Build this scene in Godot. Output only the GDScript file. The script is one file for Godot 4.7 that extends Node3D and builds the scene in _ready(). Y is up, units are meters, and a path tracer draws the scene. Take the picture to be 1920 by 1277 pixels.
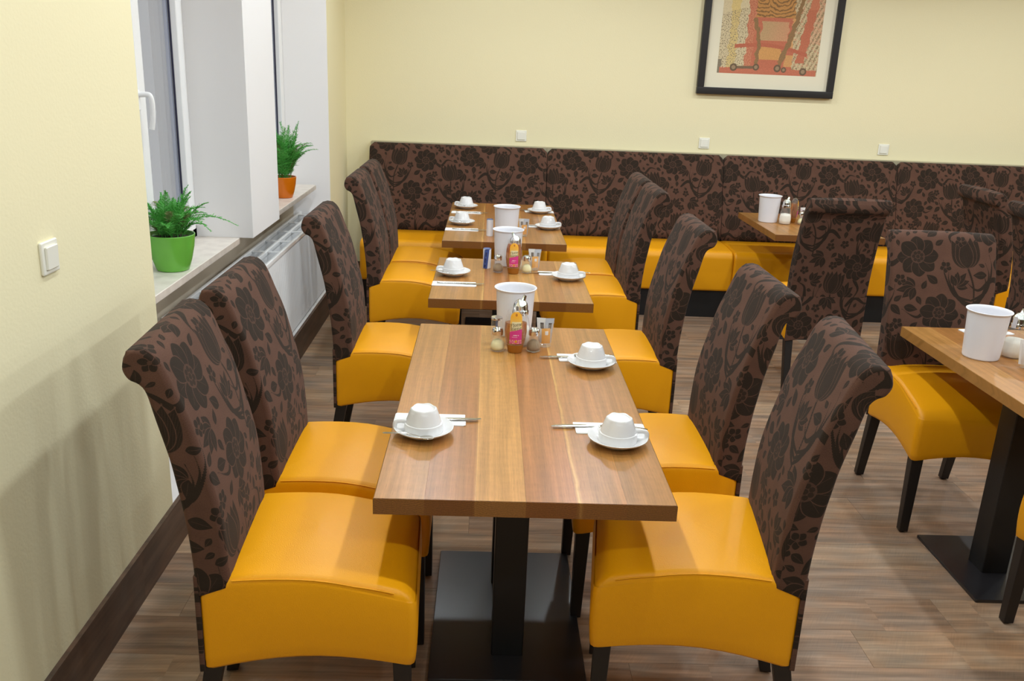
extends Node3D

# ---------------------------------------------------------------- mesh helper
class MB:
	var v := PackedVector3Array()
	var n := PackedVector3Array()
	var uv := PackedVector2Array()
	var ix := PackedInt32Array()
	var xf := Transform3D()

	# rows of points; close: rows are rings; ori 1 = turn outward by volume, 0 = as given, -1 = as given, reversed
	func grid(rows: Array, close := true, uvs: Array = [], ori := 1) -> void:
		var nr := rows.size()
		var nc: int = rows[0].size()
		var w := nc + (1 if close else 0)
		var p := PackedVector3Array()
		p.resize(nr * w)
		for i in nr:
			var row: PackedVector3Array = rows[i]
			for j in w:
				p[i * w + j] = xf * row[j % nc]
		var acc := PackedVector3Array()
		acc.resize(nr * w)
		var vol := 0.0
		var c := p[0]
		for i in nr - 1:
			for j in w - 1:
				var a := p[i * w + j] - c
				var b := p[i * w + j + 1] - c
				var d := p[(i + 1) * w + j] - c
				var e := p[(i + 1) * w + j + 1] - c
				var f := (b - d).cross(e - a)
				acc[i * w + j] += f
				acc[i * w + j + 1] += f
				acc[(i + 1) * w + j] += f
				acc[(i + 1) * w + j + 1] += f
				vol += (a + b + d + e).dot(f)
		var s := 1.0
		if ori == 1:
			s = 1.0 if vol >= 0.0 else -1.0
		elif ori == -1:
			s = -1.0
		var base := v.size()
		for i in nr:
			if close:
				var t := acc[i * w] + acc[i * w + w - 1]
				acc[i * w] = t
				acc[i * w + w - 1] = t
			for j in w:
				v.append(p[i * w + j])
				var q := acc[i * w + j] * s
				n.append(q.normalized() if q.length_squared() > 1e-24 else Vector3.UP)
				if uvs.size() > 0:
					uv.append(uvs[i][j])
				else:
					uv.append(Vector2(float(j) / (w - 1), float(i) / maxf(1.0, nr - 1)))
		for i in nr - 1:
			for j in w - 1:
				var a := base + i * w + j
				var b := a + 1
				var d := a + w
				var e := d + 1
				if s > 0.0:
					for k in [a, b, e, a, e, d]:
						ix.append(k)
				else:
					for k in [a, e, b, a, d, e]:
						ix.append(k)

	# rectangle outline in the xz plane with rounded corners; cs corner steps (0 = sharp, doubled points)
	static func rrect(hx: float, hz: float, r: float, cs := 3, sx := 1, sz := 1, y := 0.0) -> PackedVector3Array:
		var o := PackedVector3Array()
		r = clampf(r, 0.0, minf(hx, hz))
		var cc := [Vector2(hx - r, hz - r), Vector2(-hx + r, hz - r), Vector2(-hx + r, -hz + r), Vector2(hx - r, -hz + r)]
		for q in 4:
			for k in cs + 1:
				var a := PI / 2 * (q + float(k) / maxf(1.0, cs))
				o.append(Vector3(cc[q].x + r * cos(a), y, cc[q].y + r * sin(a)))
			if cs == 0:
				o.append(o[o.size() - 1])
			var last := o[o.size() - 1]
			var a2 := PI / 2 * (q + 1)
			var nxt := Vector3(cc[(q + 1) % 4].x + r * cos(a2), y, cc[(q + 1) % 4].y + r * sin(a2))
			var m: int = sx if q % 2 == 0 else sz
			for k in range(1, m):
				o.append(last.lerp(nxt, float(k) / m))
		return o

	# box with rounded vertical corners (rc) and rounded or chamfered top and bottom edges (re)
	func rbox(center: Vector3, size: Vector3, rc := 0.0, re := 0.0, cs := 3, es := 2, uvscale := 0.0) -> void:
		var hx := size.x / 2
		var hz := size.z / 2
		var hy := size.y / 2
		var rows := []
		var mid := rrect(hx, hz, rc, cs)
		var flat := func(s: float, y: float, inset: float) -> PackedVector3Array:
			var o := PackedVector3Array()
			for q in mid:
				var x := q.x * (hx - inset) / hx
				var z := q.z * (hz - inset) / hz
				o.append(center + Vector3(x * s, y, z * s))
			return o
		rows.append(flat.call(0.0, -hy, re))
		rows.append(flat.call(1.0, -hy, re))
		if re > 0.0:
			for k in range(0, es + 1):
				var a := PI / 2 * k / es
				rows.append(flat.call(1.0, -hy + re * (1 - cos(a)), re * (1 - sin(a))))
		else:
			rows.append(flat.call(1.0, -hy, 0.0))
		if re > 0.0:
			for k in range(es, -1, -1):
				var a := PI / 2 * k / es
				rows.append(flat.call(1.0, hy - re * (1 - cos(a)), re * (1 - sin(a))))
		else:
			rows.append(flat.call(1.0, hy, 0.0))
		rows.append(flat.call(1.0, hy, re))
		rows.append(flat.call(0.0, hy, re))
		if uvscale > 0.0:
			var us := []
			for r in rows:
				var u := PackedVector2Array()
				for j in mid.size() + 1:
					var q: Vector3 = r[j % mid.size()]
					u.append(Vector2(q.x, q.z) * uvscale)
				us.append(u)
			grid(rows, true, us)
		else:
			grid(rows)

	func lathe(prof: Array, seg := 32, at := Vector3.ZERO, sx := 1.0, sz := 1.0) -> void:
		var rows := []
		for p in prof:
			var o := PackedVector3Array()
			for k in seg:
				var a := TAU * k / seg
				o.append(at + Vector3(p[0] * cos(a) * sx, p[1], p[0] * sin(a) * sz))
			rows.append(o)
		grid(rows)

	# sweep of an ellipse along a path; rad: number, Vector2 (side, up) or an array of them
	func tube(path: Array, rad, seg := 10, up := Vector3.UP, cap := true) -> void:
		var rows := []
		var m := path.size()
		for i in m:
			var t: Vector3 = (path[mini(i + 1, m - 1)] - path[maxi(i - 1, 0)]).normalized()
			var side := t.cross(up)
			if side.length() < 1e-4:
				side = t.cross(Vector3.RIGHT)
			side = side.normalized()
			var u2 := side.cross(t).normalized()
			var r = rad[i] if rad is Array else rad
			var rx: float = r.x if r is Vector2 else r
			var ry: float = r.y if r is Vector2 else r
			var o := PackedVector3Array()
			for k in seg:
				var a := TAU * k / seg
				o.append(path[i] + side * cos(a) * rx + u2 * sin(a) * ry)
			if cap and i == 0:
				var z := PackedVector3Array()
				z.resize(seg)
				z.fill(path[0])
				rows.append(z)
				rows.append(o)
			rows.append(o)
			if cap and i == m - 1:
				rows.append(o)
				var z := PackedVector3Array()
				z.resize(seg)
				z.fill(path[i])
				rows.append(z)
		grid(rows)

	func mesh() -> ArrayMesh:
		var a := []
		a.resize(Mesh.ARRAY_MAX)
		a[Mesh.ARRAY_VERTEX] = v
		a[Mesh.ARRAY_NORMAL] = n
		a[Mesh.ARRAY_TEX_UV] = uv
		var fl := PackedInt32Array(ix)
		for i in range(0, fl.size(), 3):  # front faces run clockwise
			var t := fl[i + 1]
			fl[i + 1] = fl[i + 2]
			fl[i + 2] = t
		a[Mesh.ARRAY_INDEX] = fl
		var m := ArrayMesh.new()
		m.add_surface_from_arrays(Mesh.PRIMITIVE_TRIANGLES, a)
		return m


var used := {}
var M := {}
var rng := RandomNumberGenerator.new()


func numbered(called: String) -> String:
	used[called] = used.get(called, 0) + 1
	return called if used[called] == 1 else "%s_%03d" % [called, used[called] - 1]


func obj(called: String, what, mat: Material, parent: Node3D = null, at := Transform3D()) -> MeshInstance3D:
	var o := MeshInstance3D.new()
	o.mesh = what.mesh() if what is MB else what
	o.set_surface_override_material(0, mat)
	o.transform = at
	o.cast_shadow = GeometryInstance3D.SHADOW_CASTING_SETTING_ON
	if parent == null:
		o.name = numbered(called)
		add_child(o, true)
	else:
		var key := "%d/%s" % [parent.get_instance_id(), called]
		used[key] = used.get(key, 0) + 1
		o.name = called if used[key] == 1 else "%s_%03d" % [called, used[key] - 1]
		parent.add_child(o, true)
	return o


func thing(called: String, at := Vector3.ZERO, turn := 0.0) -> Node3D:
	var o := Node3D.new()
	o.name = numbered(called)
	add_child(o, true)
	o.position = at
	o.rotation.y = turn
	return o


func tag(o: Node3D, label: String, category: String, group := "") -> Node3D:
	o.set_meta("label", label)
	o.set_meta("category", category)
	if group:
		o.set_meta("group", group)
	return o


func structure(o: Node3D, label := "", category := "") -> Node3D:
	o.set_meta("kind", "structure")
	if label:
		o.set_meta("label", label)
		o.set_meta("category", category)
	return o


func copy_of(o: Node3D, called: String, at: Vector3, turn: float) -> Node3D:
	var c: Node3D = o.duplicate()
	c.name = numbered(called)
	add_child(c, true)
	c.position = at
	c.rotation.y = turn
	return c


func mat(col: Color, rough := 0.6, metal := 0.0, spec := 0.5) -> StandardMaterial3D:
	var m := StandardMaterial3D.new()
	m.albedo_color = col
	m.roughness = rough
	m.metallic = metal
	m.metallic_specular = spec
	return m


func catmull(p: Array, steps: int) -> Array:
	var o := []
	for i in p.size() - 1:
		var a = p[maxi(i - 1, 0)]
		var b = p[i]
		var c = p[i + 1]
		var d = p[mini(i + 2, p.size() - 1)]
		for k in steps:
			o.append(b.cubic_interpolate(c, a, d, float(k) / steps))
	o.append(p[p.size() - 1])
	return o


# ---------------------------------------------------------------- textures
func noise(sd: int, freq: float, oct := 3) -> FastNoiseLite:
	var f := FastNoiseLite.new()
	f.seed = sd
	f.noise_type = FastNoiseLite.TYPE_SIMPLEX_SMOOTH
	f.frequency = freq
	f.fractal_octaves = oct
	return f


func tex(w: int, h: int, bytes: PackedByteArray) -> ImageTexture:
	return ImageTexture.create_from_image(Image.create_from_data(w, h, false, Image.FORMAT_RGB8, bytes))


func bump(sd: int, freq: float, size := 256) -> NoiseTexture2D:
	var t := NoiseTexture2D.new()
	t.noise = noise(sd, freq, 3)
	t.seamless = true
	t.width = size
	t.height = size
	t.generate_mipmaps = false
	return t


# floral damask: a mask of dark motifs with thin pale veins, painted shape by shape on a wrapping tile
const FS := 1024
var fm := PackedFloat32Array()


func petal(x: float, y: float, ang: float, length: float, wid: float, vein := 1, fat := 0.8, gap := 2.2, blunt := 1.0) -> void:
	var ca := cos(ang)
	var sa := sin(ang)
	var reach := int(length + wid + 6)
	var mx := x + ca * length / 2
	var my := y + sa * length / 2
	for py in range(int(my) - reach, int(my) + reach + 1):
		for px in range(int(mx) - reach, int(mx) + reach + 1):
			var dx := px - x
			var dy := py - y
			var a := (dx * ca + dy * sa) / length
			if a < -0.05 or a > 1.05:
				continue
			var b := -dx * sa + dy * ca
			var h := wid * pow(maxf(0.0, sin(PI * pow(clampf(a, 0.0, 1.0), fat))), blunt)
			var e := h - absf(b)
			if e < -gap:
				continue
			var i := posmod(py, FS) * FS + posmod(px, FS)
			if e < 0.0:
				fm[i] = minf(fm[i], 0.12)
				continue
			var val := clampf(e / 1.5, 0.0, 1.0)
			if vein == 1 and absf(b) < 0.9 and a > 0.15 and a < 0.85:
				val = 0.45
			elif vein == 2 and absf(sin(b * 0.42)) < 0.2 and a > 0.1 and a < 0.9:
				val = 0.5
			fm[i] = val


func ribbon(pts: Array, w0: float, w1: float) -> void:
	var c := catmull(pts, 14)
	for k in c.size():
		var r := lerpf(w0, w1, absf(2.0 * k / (c.size() - 1) - 0.6))
		r = maxf(r, 1.6)
		var p: Vector2 = c[k]
		var q := int(r + 3)
		for py in range(int(p.y) - q, int(p.y) + q + 1):
			for px in range(int(p.x) - q, int(p.x) + q + 1):
				var d := Vector2(px, py).distance_to(p)
				if d < r:
					fm[posmod(py, FS) * FS + posmod(px, FS)] = 1.0


func disc(x: float, y: float, r: float, val: float) -> void:
	for py in range(int(y - r), int(y + r) + 1):
		for px in range(int(x - r), int(x + r) + 1):
			if Vector2(px - x, py - y).length() < r:
				fm[posmod(py, FS) * FS + posmod(px, FS)] = val


func daisy(x: float, y: float, r: float, k: int, turn: float) -> void:
	for i in k:
		petal(x, y, turn + TAU * i / k, r, r * 0.36, 1, 1.25, 2.6, 0.6)
	disc(x, y, r * 0.34, 0.3)
	for i in 7:
		var a := TAU * i / 7
		disc(x + cos(a) * r * 0.2, y + sin(a) * r * 0.2, r * 0.085, 0.9)
	disc(x, y, r * 0.09, 0.9)


func tulip(x: float, y: float, s: float, turn: float) -> void:
	var d := Vector2(0, -1).rotated(turn)
	ribbon([Vector2(x, y), Vector2(x, y) - d * s * 0.7 + d.orthogonal() * s * 0.12, Vector2(x, y) - d * s * 1.5], s * 0.035, s * 0.03)
	for q in [-1.0, 1.0]:
		for j in 3:
			var o: Vector2 = d.orthogonal() * q
			var b := Vector2(x, y) - d * s * (1.3 - 0.12 * j)
			ribbon([b, b + o * s * (0.3 + 0.1 * j) + d * s * 0.25, b + o * s * (0.52 + 0.12 * j) + d * s * (0.75 + 0.1 * j), b + o * s * (0.42 + 0.16 * j) + d * s * (1.15 + 0.12 * j)], s * 0.055, s * 0.012)
	var an := d.angle()
	for q in [-0.42, 0.42, -0.22, 0.22, 0.0]:
		petal(x + q * d.orthogonal().x * s * 0.25, y + q * d.orthogonal().y * s * 0.25, an - q * 0.75, s * (1.0 if q == 0.0 else 0.97), s * 0.22, 2, 0.7, 2.6)


func spray(x: float, y: float, s: float, turn: float) -> void:
	for i in 5:
		petal(x, y, turn + (i - 2) * 0.55, s * (1.0 - 0.13 * absf(i - 2)), s * 0.2, 1, 0.85)


func blossom(x: float, y: float, r: float) -> void:
	for i in 5:
		petal(x, y, TAU * i / 5 + 0.3, r, r * 0.40, 0, 1.2, 2.0, 0.6)
	disc(x, y, r * 0.22, 0.25)


func fabric_texture() -> ImageTexture:
	fm.resize(FS * FS)
	var u := FS / 100.0
	for a in [[12, 60, 11, 0.4], [40, 14, 10, -0.5], [88, 40, 11, 2.4], [64, 78, 10, 3.4], [30, 90, 11, 1.0], [92, 88, 10, -1.8], [52, 46, 10, 0.2], [8, 28, 10, 2.6], [74, 8, 10, 1.5], [30, 44, 9, -2.2], [70, 57, 9, 0.1], [97, 64, 9, -1.0], [44, 70, 9, 2.3], [18, 78, 9, -2.7]]:
		spray(a[0] * u, a[1] * u, a[2] * u, a[3])
	for a in [[[3, 45], [10, 40], [18, 46], [26, 40]], [[36, 60], [44, 58], [50, 62], [58, 58]], [[60, 30], [66, 34], [72, 28], [80, 30]], [[80, 70], [86, 76], [82, 84], [88, 92]], [[14, 96], [20, 90], [22, 82], [30, 78]], [[46, 96], [52, 90], [60, 94], [66, 90]], [[90, 8], [96, 14], [94, 22], [102, 26]], [[30, 4], [28, 12], [34, 18], [30, 26]]]:
		var p := []
		for q in a:
			p.append(Vector2(q[0], q[1]) * u)
		ribbon(p, 1.5 * u, 0.4 * u)
	tulip(24 * u, 34 * u, 17 * u, 0.15)
	tulip(76 * u, 48 * u, 17 * u, -0.2)
	tulip(54 * u, 86 * u, 16 * u, 0.3)
	tulip(2 * u, 86 * u, 16 * u, -0.12)
	daisy(51 * u, 29 * u, 11.0 * u, 8, 0.1)
	daisy(94 * u, 24 * u, 10.0 * u, 8, 0.5)
	daisy(13 * u, 11 * u, 10.5 * u, 9, 0.2)
	daisy(38 * u, 59 * u, 10.5 * u, 8, 0.7)
	daisy(86 * u, 67 * u, 10.5 * u, 9, 0.3)
	daisy(73 * u, 95 * u, 9.5 * u, 8, 0.0)
	for a in [[36, 34], [62, 14], [66, 18], [98, 50], [4, 66], [24, 70], [60, 66], [64, 69], [40, 80], [36, 76], [84, 6], [28, 20], [8, 52], [60, 42], [88, 98], [24, 98]]:
		blossom(a[0] * u, a[1] * u, 3.2 * u)
	# leaves in whatever gaps are left
	var rr := RandomNumberGenerator.new()
	rr.seed = 77
	for size in [6.0, 4.2, 3.0]:
		for k in 900:
			var c := Vector2(rr.randf() * FS, rr.randf() * FS)
			var ok := true
			for s in [0.0, 0.25, 0.5, 0.7]:
				for q in 8:
					var e: Vector2 = c + Vector2.from_angle(q * PI / 4) * s * size * u
					if fm[posmod(int(e.y), FS) * FS + posmod(int(e.x), FS)] > 0.2:
						ok = false
						break
				if not ok:
					break
			if ok:
				var an := rr.randf() * TAU
				var d: Vector2 = Vector2.from_angle(an) * size * u * 0.62
				petal(c.x - d.x, c.y - d.y, an, size * u * 1.25, size * u * 0.36, 1, 0.75)
	var weave := noise(5, 0.35, 2)
	var low := noise(8, 0.01, 2)
	var by := PackedByteArray()
	by.resize(FS * FS * 3)
	for i in FS * FS:
		var x := i % FS
		var y := i / FS
		var w := weave.get_noise_2d(x, y * 0.6) * 0.14 + low.get_noise_2d(x, y) * 0.05 + (0.04 if (x + y) % 4 < 2 else -0.04)
		var m := fm[i]
		var g := 1.0 + w
		by[i * 3] = clampi(int(lerpf(92, 48, m) * g), 0, 255)
		by[i * 3 + 1] = clampi(int(lerpf(65, 38, m) * g), 0, 255)
		by[i * 3 + 2] = clampi(int(lerpf(53, 30, m) * g), 0, 255)
	return tex(FS, FS, by)


# six glued staves side by side (u), grain along v
func table_texture() -> ImageTexture:
	var w := 960
	var h := 1024
	var tone := [[188, 138, 78], [172, 120, 66], [202, 152, 86], [178, 122, 66], [184, 132, 72], [178, 130, 74]]
	var fine := noise(21, 0.09, 3)
	var wav := noise(22, 0.012, 3)
	var pore := noise(23, 0.5, 2)
	var by := PackedByteArray()
	by.resize(w * h * 3)
	for y in h:
		for x in w:
			var b := x / 160
			var t: Array = tone[b]
			var xx := x + wav.get_noise_2d(b * 400, y * 0.22) * 6.0
			var g := fine.get_noise_2d(xx * 1.3 + b * 999, y * 0.025) * 0.07 + wav.get_noise_2d(xx * 1.6 + b * 333, y * 0.12 + b * 700) * 0.13
			g += maxf(0.0, pore.get_noise_2d(xx * 0.9, y * 0.04) - 0.25) * -0.25
			g += fine.get_noise_2d(x * 0.12 + b * 50, y * 0.5) * 0.035
			var r: float = t[0]
			var gg: float = t[1]
			var bb: float = t[2]
			var edge := 640.0 + y * 0.012 + wav.get_noise_2d(50, y * 0.6) * 5.0
			var sap := exp(-pow((x - edge) / (7.0 if x > edge else 4.5), 2.0))
			if x > 150 and x < 330:
				sap = maxf(sap, 0.7 * exp(-pow((x - 319.0) / 5.0, 2.0)))
			r = lerpf(r, 228, sap * 0.8)
			gg = lerpf(gg, 182, sap * 0.8)
			bb = lerpf(bb, 108, sap * 0.8)
			var k := 1.0 + g
			if y > 946:  # end grain, cut fibres darker, plus shade painted into the end faces
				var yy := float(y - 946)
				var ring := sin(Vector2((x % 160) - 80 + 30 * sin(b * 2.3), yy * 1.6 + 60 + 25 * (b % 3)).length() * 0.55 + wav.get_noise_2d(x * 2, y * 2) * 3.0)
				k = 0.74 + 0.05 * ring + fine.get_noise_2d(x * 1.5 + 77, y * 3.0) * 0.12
			var i := (y * w + x) * 3
			by[i] = clampi(int(r * k), 0, 255)
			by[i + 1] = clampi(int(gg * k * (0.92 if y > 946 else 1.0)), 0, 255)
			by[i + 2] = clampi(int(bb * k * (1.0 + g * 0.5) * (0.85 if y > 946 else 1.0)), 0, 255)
	return tex(w, h, by)


# grey brown sawn oak, grain along u, four boards stacked along v
func floor_texture() -> ImageTexture:
	var w := 1024
	var h := 768
	var tone := [[164, 147, 131], [152, 134, 118], [170, 153, 134], [158, 142, 128]]
	var fine := noise(31, 0.06, 3)
	var wav := noise(32, 0.01, 4)
	var hatch := noise(33, 0.25, 2)
	var by := PackedByteArray()
	by.resize(w * h * 3)
	for y in h:
		var b := y / 192
		var t: Array = tone[b]
		for x in w:
			var yy := y + wav.get_noise_2d(x * 0.3, b * 500) * 7.0
			var g := fine.get_noise_2d(x * 0.05 + b * 700, yy * 1.2) * 0.12 + wav.get_noise_2d(x * 0.2 + b * 310, yy * 2.0) * 0.2
			g += hatch.get_noise_2d((x + y * 0.45) * 0.8, (y - x) * 0.03 + b * 90) * 0.05 * (0.5 + wav.get_noise_2d(x * 1.3 + 900, b * 77 + y))
			var warm := wav.get_noise_2d(x * 0.6 + 4000, yy * 0.9) * 0.07
			var i := (y * w + x) * 3
			by[i] = clampi(int(t[0] * (1.0 + g + warm)), 0, 255)
			by[i + 1] = clampi(int(t[1] * (1.0 + g)), 0, 255)
			by[i + 2] = clampi(int(t[2] * (1.0 + g - warm)), 0, 255)
	return tex(w, h, by)


func art_texture() -> ImageTexture:
	var w := 480
	var h := 640
	var nz := noise(41, 0.02, 3)
	var fi := noise(42, 0.13, 2)
	var by := PackedByteArray()
	by.resize(w * h * 3)
	var seg := func(p: Vector2, a: Vector2, b: Vector2) -> float:
		return p.distance_to(Geometry2D.get_closest_point_to_segment(p, a, b))
	for y in h:
		for x in w:
			var u := float(x) / w
			var s := float(h - 1 - y) / w
			var p := Vector2(u, s)
			var q := p + Vector2(nz.get_noise_2d(x, y), nz.get_noise_2d(x + 700, y)) * 0.022
			var c := Color8(222, 208, 170)
			var f := fi.get_noise_2d(x, y)
			if q.x < 0.26:
				if q.x > 0.09 and q.x < 0.17:
					c = Color8(226, 200, 128)
				if f > 0.22 and s < 0.55 + 0.3 * u:
					c = Color8(120, 108, 88)
				if s < 0.13 and q.x < 0.03:
					c = Color8(110, 104, 92)
			elif q.x > 0.74 - 0.04 * s:
				c = Color8(214, 172, 138) if q.x > 0.9 and s > 0.3 else Color8(206, 188, 150)
				var lin := sin((u * 1.0 - s * 0.45) * 150.0 + f * 3.0)
				if lin > 0.35:
					c = Color8(128, 108, 80) if nz.get_noise_2d(x * 2, y * 2) > -0.15 else Color8(196, 130, 104)
				if absf(q.x - (0.8 + 0.14 * s)) < 0.045 and s > 0.12:
					c = Color8(186, 88, 66) if s < 0.62 else Color8(200, 104, 78)
			else:
				c = Color8(188, 88, 68)
				if q.x < 0.33 and f > -0.1:
					c = Color8(200, 116, 88)
				if q.x > 0.4 and q.x < 0.67 and s > 0.32 and s < 0.5:
					c = Color8(184, 146, 104).lerp(Color8(208, 138, 104), clampf((q.x - 0.42) * 4.0 - s + 0.3, 0.0, 1.0))
				if q.x > 0.7 and s > 0.24 and s < 0.66:
					c = Color8(214, 150, 92)
				if q.x > 0.4 and q.x < 0.62 and s > 0.14 and s < 0.27:
					c = Color8(210, 144, 78)
				if q.x > 0.66 and q.x < 0.75 and s > 0.08 and s < 0.19:
					c = Color8(212, 146, 86)
				if q.x > 0.33 and q.x < 0.72 and s > 0.535 and s < 0.72:
					c = Color8(190, 126, 62)
					var d := (q - Vector2(0.57, 0.76)).length() if q.x > 0.45 else (q - Vector2(0.38, 0.74)).length()
					if sin(d * 170.0) > 0.45:
						c = Color8(110, 72, 40)
				if q.x > 0.34 and q.x < 0.66 and s >= 0.72:
					c = Color8(200, 150, 80) if sin(u * 90.0) > -0.2 else Color8(120, 96, 66)
			# arch and ground in red
			var ay := 0.27 + 0.05 * sin((u - 0.15) / 0.75 * PI) - 0.09 * u
			if u > 0.15 and u < 0.88 and absf(s - ay) < 0.018 + 0.006 * f:
				c = Color8(180, 78, 60)
			if s < 0.055 + 0.01 * f and u < 0.99 and u > 0.02:
				c = Color8(194, 92, 72)
			# the two long legs and their wheeled feet
			var leg := 1.0
			for g in [[0.33, 0.5, 0.38, 0.36], [0.38, 0.36, 0.385, 0.1], [0.79, 0.72, 0.76, 0.62], [0.76, 0.62, 0.7, 0.35], [0.7, 0.35, 0.615, 0.12]]:
				leg = minf(leg, seg.call(q, Vector2(g[0], g[1]), Vector2(g[2], g[3])) - (0.024 if g[0] > 0.5 else 0.02))
			if leg < 0.0:
				c = Color8(112, 82, 54) if f > 0.0 else Color8(136, 98, 60)
			if seg.call(p, Vector2(0.17, 0.058), Vector2(0.38, 0.064)) < 0.013:
				c = Color8(92, 74, 60)
			for g in [[0.16, 0.058, 0.036], [0.385, 0.066, 0.032], [0.6, 0.062, 0.036], [0.665, 0.05, 0.026], [0.86, 0.04, 0.036]]:
				var d := p.distance_to(Vector2(g[0], g[1]))
				if d < g[2]:
					c = Color8(74, 58, 48) if d > g[2] * 0.55 else Color8(140, 116, 92)
			c = c.lerp(Color8(200, 176, 142), 0.32) * (1.0 + f * 0.06)
			var i := (y * w + x) * 3
			by[i] = clampi(int(c.r * 255), 0, 255)
			by[i + 1] = clampi(int(c.g * 255), 0, 255)
			by[i + 2] = clampi(int(c.b * 255), 0, 255)
	return tex(w, h, by)


# honey label: orange and cream above, pink field below, with a pale blossom border
func label_texture() -> ImageTexture:
	var w := 96
	var h := 192
	var by := PackedByteArray()
	by.resize(w * h * 3)
	var f := noise(51, 0.11, 2)
	for y in h:
		for x in w:
			var t := float(y) / h
			var g := f.get_noise_2d(x, y)
			var c := Color8(242, 176, 44).lerp(Color8(240, 206, 140), clampf((t - 0.14) * 3.0, 0.0, 1.0))
			if t > 0.3 and t < 0.54 and x > 16 and x < 84:
				c = Color8(238, 226, 182)
			if t > 0.56 + 0.02 * g + 0.1 * (0.5 - float(x) / w):
				c = Color8(222, 62, 146)
				if t > 0.70 and t < 0.73 and x > 26 and x < 70 and g > -0.2:
					c = Color8(244, 214, 226)
				if t > 0.77 and t < 0.785 and x > 18 and x < 60:
					c = Color8(240, 190, 214)
				if t > 0.86 and g > 0.12:
					c = Color8(240, 206, 170)
				if Vector2(x - 50, (t - 0.92) * h).length() < 9:
					c = Color8(228, 160, 44)
			if Vector2(x - 48, (t - 0.09) * h).length() < 8:
				c = Color8(186, 112, 30)
			var i := (y * w + x) * 3
			by[i] = int(c.r8)
			by[i + 1] = int(c.g8)
			by[i + 2] = int(c.b8)
	return tex(w, h, by)


func can_texture() -> ImageTexture:
	var w := 256
	var h := 128
	var by := PackedByteArray()
	by.resize(w * h * 3)
	var f := noise(61, 0.2, 2)
	for y in h:
		for x in w:
			var c := Color8(236, 236, 240)
			var e := 150.0 + 26.0 * (1.0 - float(y) / h) - 30.0 * pow(float(y) / h, 2.0)
			if x > e and x < e + 52:
				c = Color8(62, 84, 150)
				if x > e + 20 and x < e + 36 and y > 44 and fmod(y, 14) < 9 and f.get_noise_2d(x * 2, y) > -0.2:
					c = Color8(26, 34, 70)
			var i := (y * w + x) * 3
			by[i] = c.r8
			by[i + 1] = c.g8
			by[i + 2] = c.b8
	return tex(w, h, by)


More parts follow.
